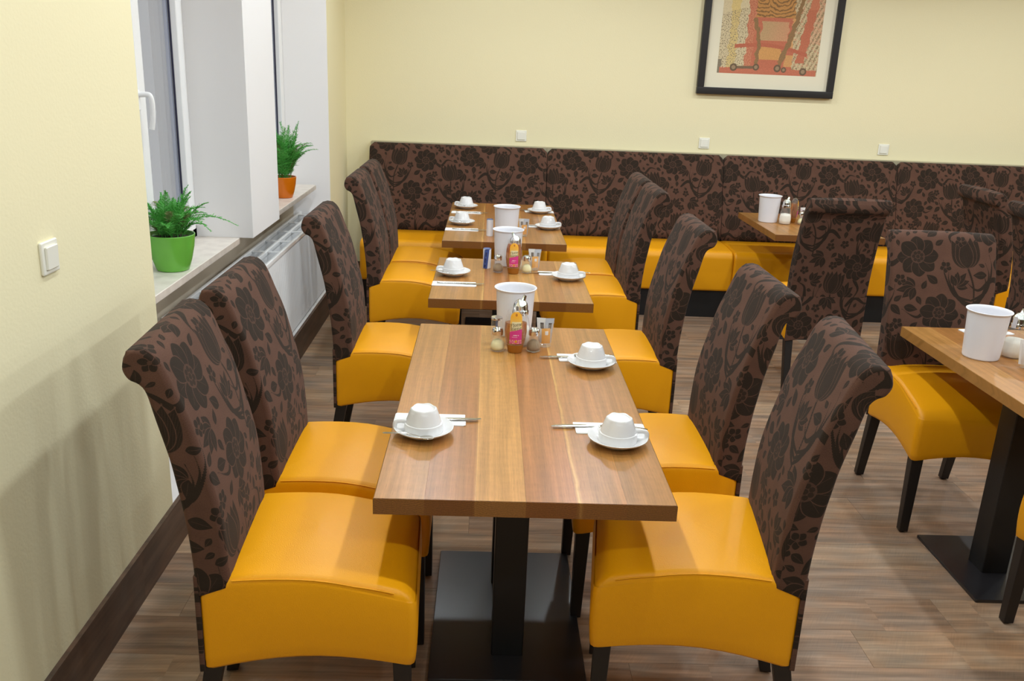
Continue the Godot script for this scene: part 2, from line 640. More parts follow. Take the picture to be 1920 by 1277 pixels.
# ---------------------------------------------------------------- builders
func make_materials() -> void:
	M.wall = mat(Color8(239, 229, 191), 0.9, 0.0, 0.3)
	M.wall.normal_enabled = true
	M.wall.normal_texture = bump(3, 0.09)
	M.wall.normal_texture.as_normal_map = true
	M.wall.normal_scale = 0.03
	M.wall.uv1_triplanar = true
	M.wall.uv1_world_triplanar = true
	M.wall.uv1_scale = Vector3(3, 3, 3)
	M.white_wall = mat(Color8(234, 231, 230), 0.8, 0.0, 0.3)
	M.ceiling = mat(Color8(226, 224, 218), 0.9, 0.0, 0.3)
	M.apron = mat(Color8(206, 192, 172), 0.8, 0.0, 0.3)
	var fl := floor_texture()
	for k in 4:
		var m := mat([Color8(252, 235, 220), Color8(242, 225, 210), Color8(248, 228, 208), Color8(236, 222, 210)][k], 0.5, 0.0, 0.4)
		m.albedo_texture = fl
		M["plank%d" % k] = m
	M.baseboard = mat(Color8(150, 132, 122), 0.5)
	M.baseboard.albedo_texture = fl
	M.baseboard.uv1_triplanar = true
	M.baseboard.uv1_world_triplanar = true
	M.baseboard.uv1_scale = Vector3(0.8, 0.8, 0.8)
	var wt := table_texture()
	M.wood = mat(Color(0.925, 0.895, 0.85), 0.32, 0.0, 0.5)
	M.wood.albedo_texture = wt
	M.wood_dark = mat(Color8(206, 178, 156), 0.45)
	M.wood_dark.albedo_texture = wt
	M.fabric = mat(Color(1, 1, 1), 0.85, 0.0, 0.25)
	M.fabric.albedo_texture = fabric_texture()
	M.fabric.rim_enabled = true
	M.fabric.rim = 0.08
	M.fabric.rim_tint = 0.6
	M.leather = mat(Color8(243, 166, 5), 0.42, 0.0, 0.45)
	M.leather.normal_enabled = true
	M.leather.normal_texture = bump(4, 0.12)
	M.leather.normal_texture.as_normal_map = true
	M.leather.normal_scale = 0.1
	M.leather.uv1_triplanar = true
	M.leather.uv1_scale = Vector3(9, 9, 9)
	M.black_wood = mat(Color8(30, 25, 23), 0.45)
	M.black_metal = mat(Color8(24, 23, 23), 0.38, 0.0, 0.5)
	M.plate_metal = mat(Color8(34, 33, 36), 0.3, 0.0, 0.6)
	M.plinth = mat(Color8(18, 16, 16), 0.7)
	M.rail = mat(Color8(168, 158, 130), 0.7)
	M.porcelain = mat(Color8(230, 229, 229), 0.12, 0.0, 0.5)
	M.paper = mat(Color8(240, 240, 240), 0.9, 0.0, 0.2)
	M.plastic = mat(Color8(234, 233, 238), 0.3, 0.0, 0.4)
	M.pvc = mat(Color8(242, 241, 240), 0.3, 0.0, 0.45)
	M.steel = mat(Color8(205, 203, 196), 0.16, 1.0)
	M.chrome = mat(Color8(228, 228, 230), 0.08, 1.0)
	M.enamel = mat(Color8(242, 242, 242), 0.3, 0.0, 0.45)
	M.gasket = mat(Color8(40, 38, 62), 0.6)
	M.spacer = mat(Color8(160, 164, 186), 0.4, 0.3)
	M.stone = mat(Color8(238, 232, 226), 0.3)
	M.stone.albedo_texture = NoiseTexture2D.new()
	var st: NoiseTexture2D = M.stone.albedo_texture
	st.noise = noise(71, 0.02, 4)
	st.seamless = true
	st.width = 256
	st.height = 256
	var ramp := Gradient.new()
	ramp.set_color(0, Color8(232, 226, 220))
	ramp.set_color(1, Color8(255, 252, 246))
	st.color_ramp = ramp
	M.stone.uv1_triplanar = true
	M.stone.uv1_world_triplanar = true
	M.stone.uv1_scale = Vector3(2, 2, 2)
	M.pane = mat(Color(0.75, 0.78, 0.82, 0.12), 0.02)
	M.pane.transparency = BaseMaterial3D.TRANSPARENCY_ALPHA
	M.glass = mat(Color(0.96, 0.97, 0.95, 0.06), 0.03)
	M.glass.transparency = BaseMaterial3D.TRANSPARENCY_ALPHA
	M.honey = mat(Color(0.80, 0.47, 0.03, 0.3), 0.08)
	M.honey.refraction_enabled = true
	M.honey.refraction_scale = 0.045
	M.cap_amber = mat(Color8(160, 98, 26), 0.3)
	M.salt = mat(Color8(238, 228, 178), 0.9)
	M.pepper = mat(Color8(150, 124, 90), 0.9)
	M.sugar = mat(Color8(244, 240, 228), 0.8)
	M.label = mat(Color(1, 1, 1), 0.5)
	M.label.albedo_texture = label_texture()
	M.ink = mat(Color8(70, 62, 40), 0.6)
	M.can = mat(Color(1, 1, 1), 0.35)
	M.can.albedo_texture = can_texture()
	M.can_top = mat(Color8(88, 104, 150), 0.4)
	M.sachet_grey = mat(Color8(186, 188, 194), 0.5)
	M.sachet_dark = mat(Color8(96, 84, 76), 0.5)
	M.sachet_orange = mat(Color8(236, 164, 44), 0.5)
	M.sachet_white = mat(Color8(238, 236, 234), 0.5)
	M.switch = mat(Color8(240, 237, 224), 0.35)
	M.frame = mat(Color8(34, 30, 29), 0.4)
	M.mat_board = mat(Color8(232, 224, 200), 0.9, 0.0, 0.2)
	M.art = mat(Color(1, 1, 1), 0.8, 0.0, 0.2)
	M.art.albedo_texture = art_texture()
	M.pot_green = mat(Color8(112, 186, 70), 0.3)
	M.pot_orange = mat(Color8(214, 112, 8), 0.3)
	M.soil = mat(Color8(50, 36, 26), 0.95)
	M.leaf = mat(Color8(84, 170, 70), 0.6)
	M.leaf.cull_mode = BaseMaterial3D.CULL_DISABLED
	M.leaf.backlight_enabled = true
	M.leaf.backlight = Color(0.2, 0.35, 0.12)
	M.leaf_dry = mat(Color8(128, 140, 84), 0.7)
	M.leaf_dry.cull_mode = BaseMaterial3D.CULL_DISABLED
	M.lamp_ring = mat(Color8(240, 240, 240), 0.4)
	M.lamp_glow = mat(Color8(255, 250, 240), 0.4)
	M.lamp_glow.emission_enabled = true
	M.lamp_glow.emission = LAMP_COLOR
	M.lamp_glow.emission_energy_multiplier = 6.0


func downlight(x: float, z: float, e: float) -> void:
	var t := thing("ceiling_downlight", Vector3(x, CEIL, z))
	tag(t, "round white recessed downlight glowing in the ceiling above the dining room", "light", "ceiling downlights")
	var r := MB.new()
	r.lathe([[0.045, -0.002], [0.045, -0.006], [0.062, -0.008], [0.066, -0.004], [0.066, 0.0], [0.045, 0.0], [0.045, -0.002]], 32)
	obj("ring", r, M.lamp_ring, t)
	var g := MB.new()
	g.lathe([[0.0, -0.0005], [0.045, -0.0005], [0.045, -0.0005], [0.045, -0.004], [0.045, -0.004], [0.0, -0.004]], 32)
	obj("lens", g, M.lamp_glow, t)
	var l := SpotLight3D.new()
	l.name = "lamp_light"
	l.light_energy = e
	l.light_color = LAMP_COLOR
	l.light_size = 0.045
	l.spot_angle = 84.0
	l.spot_angle_attenuation = 0.35
	l.spot_range = 14.0
	l.spot_attenuation = 2.0
	l.shadow_enabled = true
	t.add_child(l, true)
	l.position = Vector3(0, -0.02, 0)
	l.rotation.x = -PI / 2


const CW := 0.43
const CD := 0.50


func seat_top(z: float) -> float:
	var t := z / CD
	return 0.549 - 0.034 * clampf(1.0 - z / 0.074, 0, 1) + 0.01 * sin(PI * clampf(t * 1.4, 0, 1)) - 0.045 * pow(clampf((t - 0.45) / 0.55, 0, 1), 2.0)


func make_chair() -> Node3D:
	var t := thing("dining_chair")
	# upholstered seat with a domed top and an arched lower edge
	var ring := MB.rrect(CW / 2, CD / 2, 0.022, 3, 9, 9)
	var rows := []
	var zc_of := func(q: Vector3) -> float: return q.z / CD + 0.5 - 0.1
	var make := func(tt: float, inset: float, sc: float, drop: float, top: bool) -> PackedVector3Array:
		var o := PackedVector3Array()
		for q in ring:
			var fr: float = clampf((q.z / (CD / 2) - 0.2) / 0.8, 0, 1)
			var bul := 0.006 * sin(PI * clampf(tt, 0, 1)) * clampf((zc_of.call(q)) * 6.0, 0, 1)
			var x: float = (q.x - signf(q.x) * inset * absf(q.x) / (CW / 2)) * sc * (1.0 + bul / (CW / 2))
			var z: float = (q.z - signf(q.z) * inset * (1.0 + 1.2 * fr) * absf(q.z) / (CD / 2)) * sc
			z += fr * bul
			var zz: float = z + CD / 2
			var yt := seat_top(zz) + 0.017 * (1.0 - pow(x / (CW / 2), 2.0)) * clampf(1.0 - pow(z / (CD / 2), 6.0), 0, 1) * (1.0 if top else 0.0)
			var arch := 0.036 * (sin(PI * clampf(zz / CD, 0, 1)) * pow(absf(q.x) / (CW / 2), 8.0) + 0.85 * sin(PI * clampf(q.x / CW + 0.5, 0, 1)) * pow(absf(q.z) / (CD / 2), 8.0))
			var yb := 0.302 + arch
			o.append(Vector3(x, lerpf(yb, yt, clampf(tt, 0, 1)) - drop * (1.0 + 0.8 * fr), zz))
		return o
	rows.append(make.call(0.0, 0.012, 0.0, -0.03, false))
	rows.append(make.call(0.0, 0.014, 1.0, 0.0, false))
	rows.append(make.call(0.0, 0.014, 1.0, 0.0, false))
	rows.append(make.call(0.0, 0.005, 1.0, -0.003, false))
	for k in 8:
		rows.append(make.call(0.05 + 0.85 * k / 7.0, 0.0, 1.0, 0.0, false))
	for k in 5:
		var a := PI / 2 * k / 4.0
		rows.append(make.call(1.0, 0.016 * (1 - cos(a)), 1.0, 0.016 * (1 - sin(a)), k > 2))
	for s in [0.9, 0.72, 0.5, 0.25, 0.0]:
		rows.append(make.call(1.0, 0.016, s, 0.0, true))
	var sm := MB.new()
	sm.grid(rows)
	var seat := obj("seat", sm, M.leather, t)
	for s in [-1.0, 1.0]:
		var pp := MB.new()
		var path := []
		for k in 13:
			var z := 0.08 + 0.37 * k / 12.0
			path.append(Vector3(s * (CW / 2 - 0.0015), seat_top(z) - 0.0065, z))
		pp.tube(path, 0.0018, 6)
		obj("piping", pp, M.leather, seat)
	# tall scrolled back
	var f := catmull([Vector2(0.075, 0.535), Vector2(0.072, 0.62), Vector2(0.064, 0.722), Vector2(0.052, 0.79), Vector2(0.036, 0.855), Vector2(0.012, 0.945), Vector2(-0.014, 1.012), Vector2(-0.028, 1.05), Vector2(-0.044, 1.083), Vector2(-0.066, 1.101), Vector2(-0.088, 1.105)], 4)
	var b := catmull([Vector2(-0.002, 0.508), Vector2(-0.007, 0.62), Vector2(-0.017, 0.722), Vector2(-0.027, 0.79), Vector2(-0.038, 0.855), Vector2(-0.06, 0.945), Vector2(-0.074, 1.004), Vector2(-0.088, 1.025), Vector2(-0.108, 1.036), Vector2(-0.119, 1.058), Vector2(-0.115, 1.084)], 4)
	rows = []
	var uvs := []
	var run := 0.0
	for i in f.size():
		var F: Vector2 = f[i]
		var R: Vector2 = b[i]
		if i > 0:
			run += F.distance_to(f[i - 1])
		var c := (F + R) / 2
		var h := F.distance_to(R) / 2
		var d := (F - R).normalized()
		var sect := MB.rrect(CW / 2 + 0.001, h, minf(0.013, h * 0.9), 4, 10, 2)
		var o := PackedVector3Array()
		var u := PackedVector2Array()
		var per := 0.0
		for j in sect.size() + 1:
			var q := sect[j % sect.size()]
			if j > 0:
				per += q.distance_to(sect[j - 1])
			var puff := 0.007 * (1.0 - pow(q.x / (CW / 2), 2.0)) * (1.0 if q.z > 0 else 0.3) * signf(q.z)
			if j < sect.size():
				o.append(Vector3(q.x, c.y + d.y * (q.z + puff), c.x + d.x * (q.z + puff)))
			u.append(Vector2(per / 0.76 + 0.07, -run / 0.76 + 0.93))
		if i == 0 or i == f.size() - 1:
			var z := PackedVector3Array()
			z.resize(sect.size())
			var tip := c if i == 0 else c + Vector2(-0.006, 0.005)
			z.fill(Vector3(0, tip.y, tip.x))
			for j in z.size():
				z[j].x = o[j].x * 0.97
			if i == 0:
				rows.append(z)
				uvs.append(u)
				rows.append(o)
				uvs.append(u)
			else:
				rows.append(o)
				uvs.append(u)
				rows.append(z)
				uvs.append(u)
		else:
			rows.append(o)
			uvs.append(u)
	var bm := MB.new()
	bm.grid(rows, true, uvs)
	var back := obj("backrest", bm, M.fabric, t)
	for s in [-1.0, 1.0]:
		var sp := MB.new()
		var path := []
		for i in range(0, f.size() - 4):
			path.append(Vector3(s * (CW / 2 - 0.007), f[i].y, f[i].x - 0.0035))
		sp.tube(path, 0.0024, 6, Vector3.RIGHT)
		obj("piping", sp, M.fabric, back)
	var pm := MB.new()
	rows = []
	uvs = []
	for q in [[0.304, 0.0], [0.304, 1.0], [0.306, 1.0], [0.41, 1.0], [0.56, 1.0], [0.56, 0.0]]:
		var o := PackedVector3Array()
		var u := PackedVector2Array()
		var sect := MB.rrect(CW / 2 - 0.0005, 0.0062, 0.003, 2, 6, 1)
		for j in sect.size() + 1:
			var e := sect[j % sect.size()]
			var y: float = q[0] + 0.02 * sin(PI * clampf(e.x / CW + 0.5, 0, 1)) * (1.0 if q[0] < 0.31 else 0.0)
			if j < sect.size():
				o.append(Vector3(e.x, y, e.z * q[1]))
			u.append(Vector2(-e.x / 0.76 + 0.33, -(y - 0.535) / 0.76 + 0.93))
		rows.append(o)
		uvs.append(u)
	pm.grid(rows, true, uvs)
	obj("back_panel", pm, M.fabric, t)
	# tapered legs, the rear pair raked
	for s in [-1.0, 1.0]:
		for k in 2:
			var lm := MB.new()
			var top := Vector3(s * (CW / 2 - 0.028), 0.34, 0.03 if k == 0 else CD - 0.032)
			var foot := Vector3(s * (CW / 2 - 0.026), 0.006, -0.035 if k == 0 else CD - 0.026)
			var lr := []
			for q in [[0.0, 0.0], [0.0, 1.0], [0.0, 1.0], [1.0, 1.0], [1.0, 1.0], [1.0, 0.0]]:
				var c: Vector3 = foot.lerp(top, q[0])
				var hw: float = lerpf(0.0165, 0.0225, q[0]) * q[1]
				var o := PackedVector3Array()
				for e in MB.rrect(0.0225, 0.0225, 0.003, 2):
					o.append(c + Vector3(e.x, 0, e.z) * hw / 0.0225)
				lr.append(o)
			lm.grid(lr)
			var leg := obj("leg", lm, M.black_wood, t)
			var gm := MB.new()
			gm.lathe([[0, 0], [0.010, 0.0], [0.011, 0.002], [0.011, 0.008], [0.011, 0.008], [0, 0.008]], 12, foot - Vector3(0, 0.006, 0))
			obj("glide", gm, M.black_wood, leg)
	return t


func table(x0: float, x1: float, z0: float, z1: float, plate: Vector2, cols: Array, at: Vector2, flip: float, label: String, group := "") -> Node3D:
	# x0..x1 and z0 (far) .. z1 (near): the top; plate and columns around at
	var c := Vector3((x0 + x1) / 2, 0, (z0 + z1) / 2)
	var t := thing("dining_table", c)
	tag(t, label, "table", group)
	var w := (x1 - x0) / 6.0
	var l := z1 - z0
	for k in 6:
		var b := MB.new()
		var cx := -(x1 - x0) / 2 + w * (k + 0.5)
		var rows := []
		var uvs := []
		var h := 0.04
		var e := 0.0022
		var i0 := 0.00015 if k > 0 else e
		var i1 := 0.00015 if k < 5 else e
		var kk: int = k if flip > 0 else 5 - k
		for q in [[-h, 1.0, 0], [-h, 1.0, 1], [-h, 1.0, 1], [-e, 1.0, 2], [0.0, 0.0, 2], [0.0, 0.0, 2], [0.0, 0.0, 0]]:
			var o := PackedVector3Array()
			var u := PackedVector2Array()
			var hz: float = l / 2 - (e if q[1] == 0.0 else 0.0)
			var xa: float = -w / 2 + (i0 if q[1] == 0.0 else 0.0)
			var xb: float = w / 2 - (i1 if q[1] == 0.0 else 0.0)
			if q[2] == 0:
				xa = 0.0
				xb = 0.0
				hz = 0.0
			for p in [[xb, hz], [xb, hz], [xa, hz], [xa, hz], [xa, -hz], [xa, -hz], [xb, -hz], [xb, -hz]]:
				o.append(Vector3(cx + p[0], 0.75 + q[0], p[1]))
			for j in 9:
				var p := o[j % 8]
				var uu := clampf((p.x - cx) / w + 0.5, 0.012, 0.988)
				var vv: float = 0.5 + (p.z + q[0] * signf(p.z)) / 1.42 + (0.0 if absf(flip) == 1.0 else 0.0)
				vv = clampf(vv, 0.0, 1.0) * 0.915
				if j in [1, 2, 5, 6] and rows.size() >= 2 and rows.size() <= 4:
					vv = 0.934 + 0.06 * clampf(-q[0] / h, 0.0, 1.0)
				u.append(Vector2((kk + (uu if flip > 0 else 1.0 - uu)) / 6.0, vv))
			rows.append(o)
			uvs.append(u)
		b.grid(rows, true, uvs)
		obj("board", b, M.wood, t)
	var off := Vector3(at.x - c.x, 0, at.y - c.z)
	var pm := MB.new()
	pm.rbox(off + Vector3(0, 0.006, 0), Vector3(plate.x, 0.012, plate.y), 0.004, 0.0015, 2, 1)
	obj("base_plate", pm, M.plate_metal, t)
	for q in cols:
		var cm := MB.new()
		cm.rbox(off + Vector3(q.x, 0.3575, q.y), Vector3(0.095, 0.691, 0.095), 0.004, 0.001, 2, 1)
		obj("column", cm, M.black_metal, t)
	var um := MB.new()
	um.rbox(off + Vector3(0, 0.7065, 0), Vector3(minf(plate.x, 0.5), 0.007, minf(plate.y + 0.1, 0.6)), 0.003, 0.001, 2, 1)
	obj("support_plate", um, M.black_metal, t)
	return t


func bench_unit(x0: float, x1: float, label: String) -> void:
	var w := x1 - x0
	var t := thing("bench_unit", Vector3((x0 + x1) / 2, 0, -6.5))
	tag(t, label, "bench", "upholstered bench units along the wall")
	var loft := func(prof: Array, half: float, r: float) -> Array:
		var c := Vector2.ZERO
		for p in prof:
			c += p / prof.size()
		var rows := []
		var uvs := []
		for q in [[-half, 0.0], [-half, 1.0], [-half, 1.0], [-half + r * 0.3, 0.6], [-half + r, 0.0], [half - r, 0.0], [half - r * 0.3, 0.6], [half, 1.0], [half, 1.0], [half, 0.0]]:
			var o := PackedVector3Array()
			var u := PackedVector2Array()
			var cap: bool = absf(q[0]) == half and q[1] == 0.0
			var run := 0.0
			for j in prof.size() + 1:
				var p: Vector2 = prof[j % prof.size()]
				if j > 0:
					run += p.distance_to(prof[j - 1])
				var pp: Vector2 = c if cap else p - (p - c).normalized() * r * q[1]
				if j < prof.size():
					o.append(Vector3(q[0], pp.y, pp.x))
				u.append(Vector2((q[0] + x0 * 1.0) / 0.76, -run / 0.76))
			rows.append(o)
			uvs.append(u)
		return [rows, uvs]
	var plinth := MB.new()
	plinth.rbox(Vector3(0, 0.1, 0.145), Vector3(w, 0.2, 0.43), 0.0, 0.002, 0, 1)
	obj("plinth", plinth, M.plinth, t)
	# seat cushion: profile in z (to the room) and y
	var prof := []
	for p in [[-0.1, 0.2], [0.365, 0.2]]:
		prof.append(Vector2(p[0], p[1]))
	for k in 4:
		var a := -PI / 2 + PI / 2 * (k + 1) / 4.0
		prof.append(Vector2(0.365 + 0.02 * cos(a), 0.22 + 0.02 * sin(a)))
	prof.append(Vector2(0.392, 0.33))
	for k in 7:
		var a := PI / 2 * k / 6.0
		prof.append(Vector2(0.335 + 0.055 * cos(a), 0.435 + 0.055 * sin(a)))
	prof.append(Vector2(0.15, 0.497))
	prof.append(Vector2(-0.1, 0.49))
	var g: Array = loft.call(prof, w / 2 - 0.0015, 0.018)
	var sm := MB.new()
	sm.grid(g[0], true, g[1])
	obj("seat", sm, M.leather, t)
	# back cushion leaning on the wall; the profile starts at the lower front
	prof = []
	var n := 8
	for k in n + 1:
		prof.append(Vector2(lerpf(-0.035, -0.185, float(k) / n) + 0.012 * sin(PI * k / n), lerpf(0.47, 1.075, float(k) / n)))
	for k in 5:
		var a := 0.25 + (PI - 0.4) * (k + 1) / 6.0
		prof.append(Vector2(-0.225 + 0.04 * cos(a), 1.07 + 0.04 * sin(a)))
	prof.append(Vector2(-0.262, 1.05))
	prof.append(Vector2(-0.13, 0.47))
	g = loft.call(prof, w / 2 - 0.002, 0.032)
	var bm := MB.new()
	bm.grid(g[0], true, g[1])
	obj("backrest", bm, M.fabric, t)
	var rm := MB.new()
	rm.rbox(Vector3(0, 0.8, -0.31), Vector3(w, 0.62, 0.07), 0.002, 0.002, 1, 1)
	obj("rail", rm, M.rail, t)


func saucer_shape() -> MB:
	var m := MB.new()
	m.lathe([[0, 0.003], [0.038, 0.003], [0.040, 0.0], [0.044, 0.0], [0.046, 0.004], [0.062, 0.010], [0.076, 0.018], [0.0805, 0.0225], [0.0805, 0.0238], [0.079, 0.0242], [0.074, 0.021], [0.060, 0.0135], [0.046, 0.0085], [0.036, 0.0075], [0.034, 0.0065], [0, 0.0065]], 40)
	return m


func make_cup() -> Node3D:
	var t := thing("coffee_cup")
	var m := MB.new()
	var rows := []
	for q in [[0.0495, 0.0], [0.0515, 0.001], [0.0518, 0.004], [0.0515, 0.0255], [0.0508, 0.0275], [0.0508, 0.0275], [0.0476, 0.0285], [0.0476, 0.0285], [0.0462, 0.034], [0.0405, 0.051], [0.0372, 0.0585], [0.0372, 0.0585], [0.0352, 0.0625], [0.0340, 0.0660], [0.0320, 0.0680], [0.0298, 0.0678], [0.0278, 0.0655], [0.0262, 0.0640], [0.012, 0.0636], [0.004, 0.0650], [0, 0.0650]]:
		var o := PackedVector3Array()
		for k in 60:
			var a := TAU * k / 60
			var lob: float = smoothstep(0.054, 0.064, q[1]) * smoothstep(0.02, 0.03, q[0])
			var rad: float = q[0] * (1.0 + 0.025 * lob * cos(6.0 * a))
			o.append(Vector3(rad * cos(a), q[1] + 0.0008 * lob * cos(6.0 * a), rad * sin(a)))
		rows.append(o)
	m.grid(rows)
	obj("bowl", m, M.porcelain, t)
	var h := MB.new()
	var path := []
	for p in [[0.047, 0.008], [0.060, 0.0075], [0.070, 0.008], [0.0755, 0.012], [0.0765, 0.019], [0.075, 0.027], [0.070, 0.031], [0.060, 0.0315], [0.0465, 0.030]]:
		path.append(Vector3(p[0], p[1], 0))
	h.tube(catmull(path, 3), Vector2(0.0062, 0.0036), 10, Vector3.BACK)
	obj("handle", h, M.porcelain, t)
	return t


func spoon_shape() -> MB:
	# along x: bowl at negative x, handle end at positive x
	var m := MB.new()
	var path := []
	var rad := []
	for q in [[-0.066, 0.0005, 0.001], [-0.064, 0.006, 0.0014], [-0.058, 0.0115, 0.002], [-0.050, 0.0138, 0.0026], [-0.040, 0.012, 0.0024], [-0.032, 0.007, 0.0018], [-0.026, 0.0034, 0.0014], [-0.018, 0.0024, 0.0013], [0.010, 0.0028, 0.0012], [0.040, 0.0042, 0.0011], [0.058, 0.0056, 0.0011], [0.066, 0.0050, 0.0010], [0.069, 0.0012, 0.0006]]:
		path.append(Vector3(q[0], 0.003 + 0.010 * clampf((q[0] + 0.03) / 0.03, 0, 1) * (1.0 - 0.4 * clampf(q[0] / 0.07, 0, 1)), 0))
		rad.append(Vector2(q[1], q[2]))
	m.tube(path, rad, 12)
	return m


func make_knife() -> Node3D:
	# blade to positive x
	var t := thing("table_knife")
	var hm := MB.new()
	var path := []
	var rad := []
	for q in [[-0.105, 0.004], [-0.102, 0.0066], [-0.07, 0.0062], [-0.03, 0.0048], [0.0, 0.0042], [0.004, 0.004]]:
		path.append(Vector3(q[0], 0.0035, 0))
		rad.append(Vector2(q[1], 0.0028))
	hm.tube(path, rad, 12)
	obj("handle", hm, M.steel, t)
	var bm := MB.new()
	path = []
	rad = []
	for q in [[0.002, 0.004, 0], [0.008, 0.0075, 0.001], [0.03, 0.0088, 0.0015], [0.07, 0.0088, 0.001], [0.09, 0.0075, 0], [0.1, 0.0055, -0.002], [0.106, 0.002, -0.004]]:
		path.append(Vector3(q[0], 0.0035, q[2]))
		rad.append(Vector2(q[1], 0.0009))
	bm.tube(path, rad, 10)
	obj("blade", bm, M.steel, t)
	return t


func make_napkin() -> Node3D:
	var t := thing("paper_napkin")
	var rnd := RandomNumberGenerator.new()
	rnd.seed = 7
	for k in 3:
		var m := MB.new()
		var w: float = [0.195, 0.194, 0.196][k]
		var d: float = [0.078, 0.040, 0.034][k]
		var z: float = [0.0, -0.018, 0.021][k]
		m.rbox(Vector3(0.002 * k, [0.0008, 0.0025, 0.0023][k], z), Vector3(w, [0.0016, 0.0018, 0.0014][k], d), 0.002, 0.0006, 2, 1)
		obj("fold", m, M.paper, t)
	return t


func bucket_shape() -> MB:
	var m := MB.new()
	m.lathe([[0, 0.004], [0.056, 0.004], [0.058, 0.0], [0.061, 0.001], [0.0625, 0.006], [0.0695, 0.14], [0.0710, 0.165], [0.0722, 0.170], [0.0765, 0.1735], [0.0780, 0.1755], [0.0778, 0.1775], [0.0755, 0.178], [0.0715, 0.175], [0.0690, 0.166], [0.061, 0.008], [0.056, 0.006], [0, 0.006]], 48)
	return m


func make_shaker(fill: Material) -> Node3D:
	var t := thing("shaker")
	var K := Transform3D(Basis().scaled(Vector3(1.06, 1.24, 1.06)), Vector3.ZERO)
	var g := MB.new()
	g.xf = K
	g.lathe([[0, 0.001], [0.020, 0.0], [0.0235, 0.003], [0.0245, 0.012], [0.023, 0.022], [0.018, 0.032], [0.0165, 0.042], [0.0165, 0.053]], 28)
	obj("glass", g, M.glass, t)
	var s := MB.new()
	s.xf = K
	s.lathe([[0, 0.004], [0.0205, 0.005], [0.0222, 0.013], [0.0205, 0.022], [0.016, 0.0285], [0.009, 0.033], [0, 0.034]], 24)
	obj("filling", s, fill, t)
	var c := MB.new()
	c.xf = K
	c.lathe([[0.0175, 0.048], [0.0185, 0.048], [0.0188, 0.060], [0.0165, 0.0655], [0.009, 0.0685], [0, 0.069]], 28)
	obj("cap", c, M.chrome, t)
	return t


func make_sugar() -> Node3D:
	var t := thing("sugar_dispenser")
	var g := MB.new()
	g.lathe([[0, 0.001], [0.034, 0.0], [0.038, 0.004], [0.0395, 0.03], [0.038, 0.06], [0.033, 0.085], [0.028, 0.105], [0.0265, 0.118]], 32)
	obj("glass", g, M.glass, t)
	var s := MB.new()
	s.lathe([[0, 0.004], [0.034, 0.005], [0.0365, 0.03], [0.035, 0.055], [0.031, 0.068], [0.0, 0.074]], 28)
	obj("filling", s, M.sugar, t)
	var c := MB.new()
	c.lathe([[0.0275, 0.113], [0.029, 0.113], [0.0295, 0.126], [0.027, 0.129], [0.0265, 0.131], [0.0262, 0.142], [0.0235, 0.153], [0.016, 0.162], [0.009, 0.166], [0, 0.166]], 32)
	obj("cap", c, M.chrome, t)
	var p := MB.new()
	p.tube([Vector3(0.004, 0.155, 0), Vector3(0.010, 0.168, 0), Vector3(0.015, 0.180, 0)], [0.0125, 0.0085, 0.0062], 16)
	obj("spout", p, M.chrome, t)
	return t


func oval(y: float) -> float:
	var pts := [[0.0, 0.0245], [0.028, 0.0305], [0.05, 0.0365], [0.08, 0.0398], [0.105, 0.0385], [0.13, 0.035], [0.15, 0.0285], [0.162, 0.017], [0.166, 0.0]]
	for i in pts.size() - 1:
		if y <= pts[i + 1][0]:
			return lerpf(pts[i][1], pts[i + 1][1], (y - pts[i][0]) / (pts[i + 1][0] - pts[i][0]))
	return 0.0


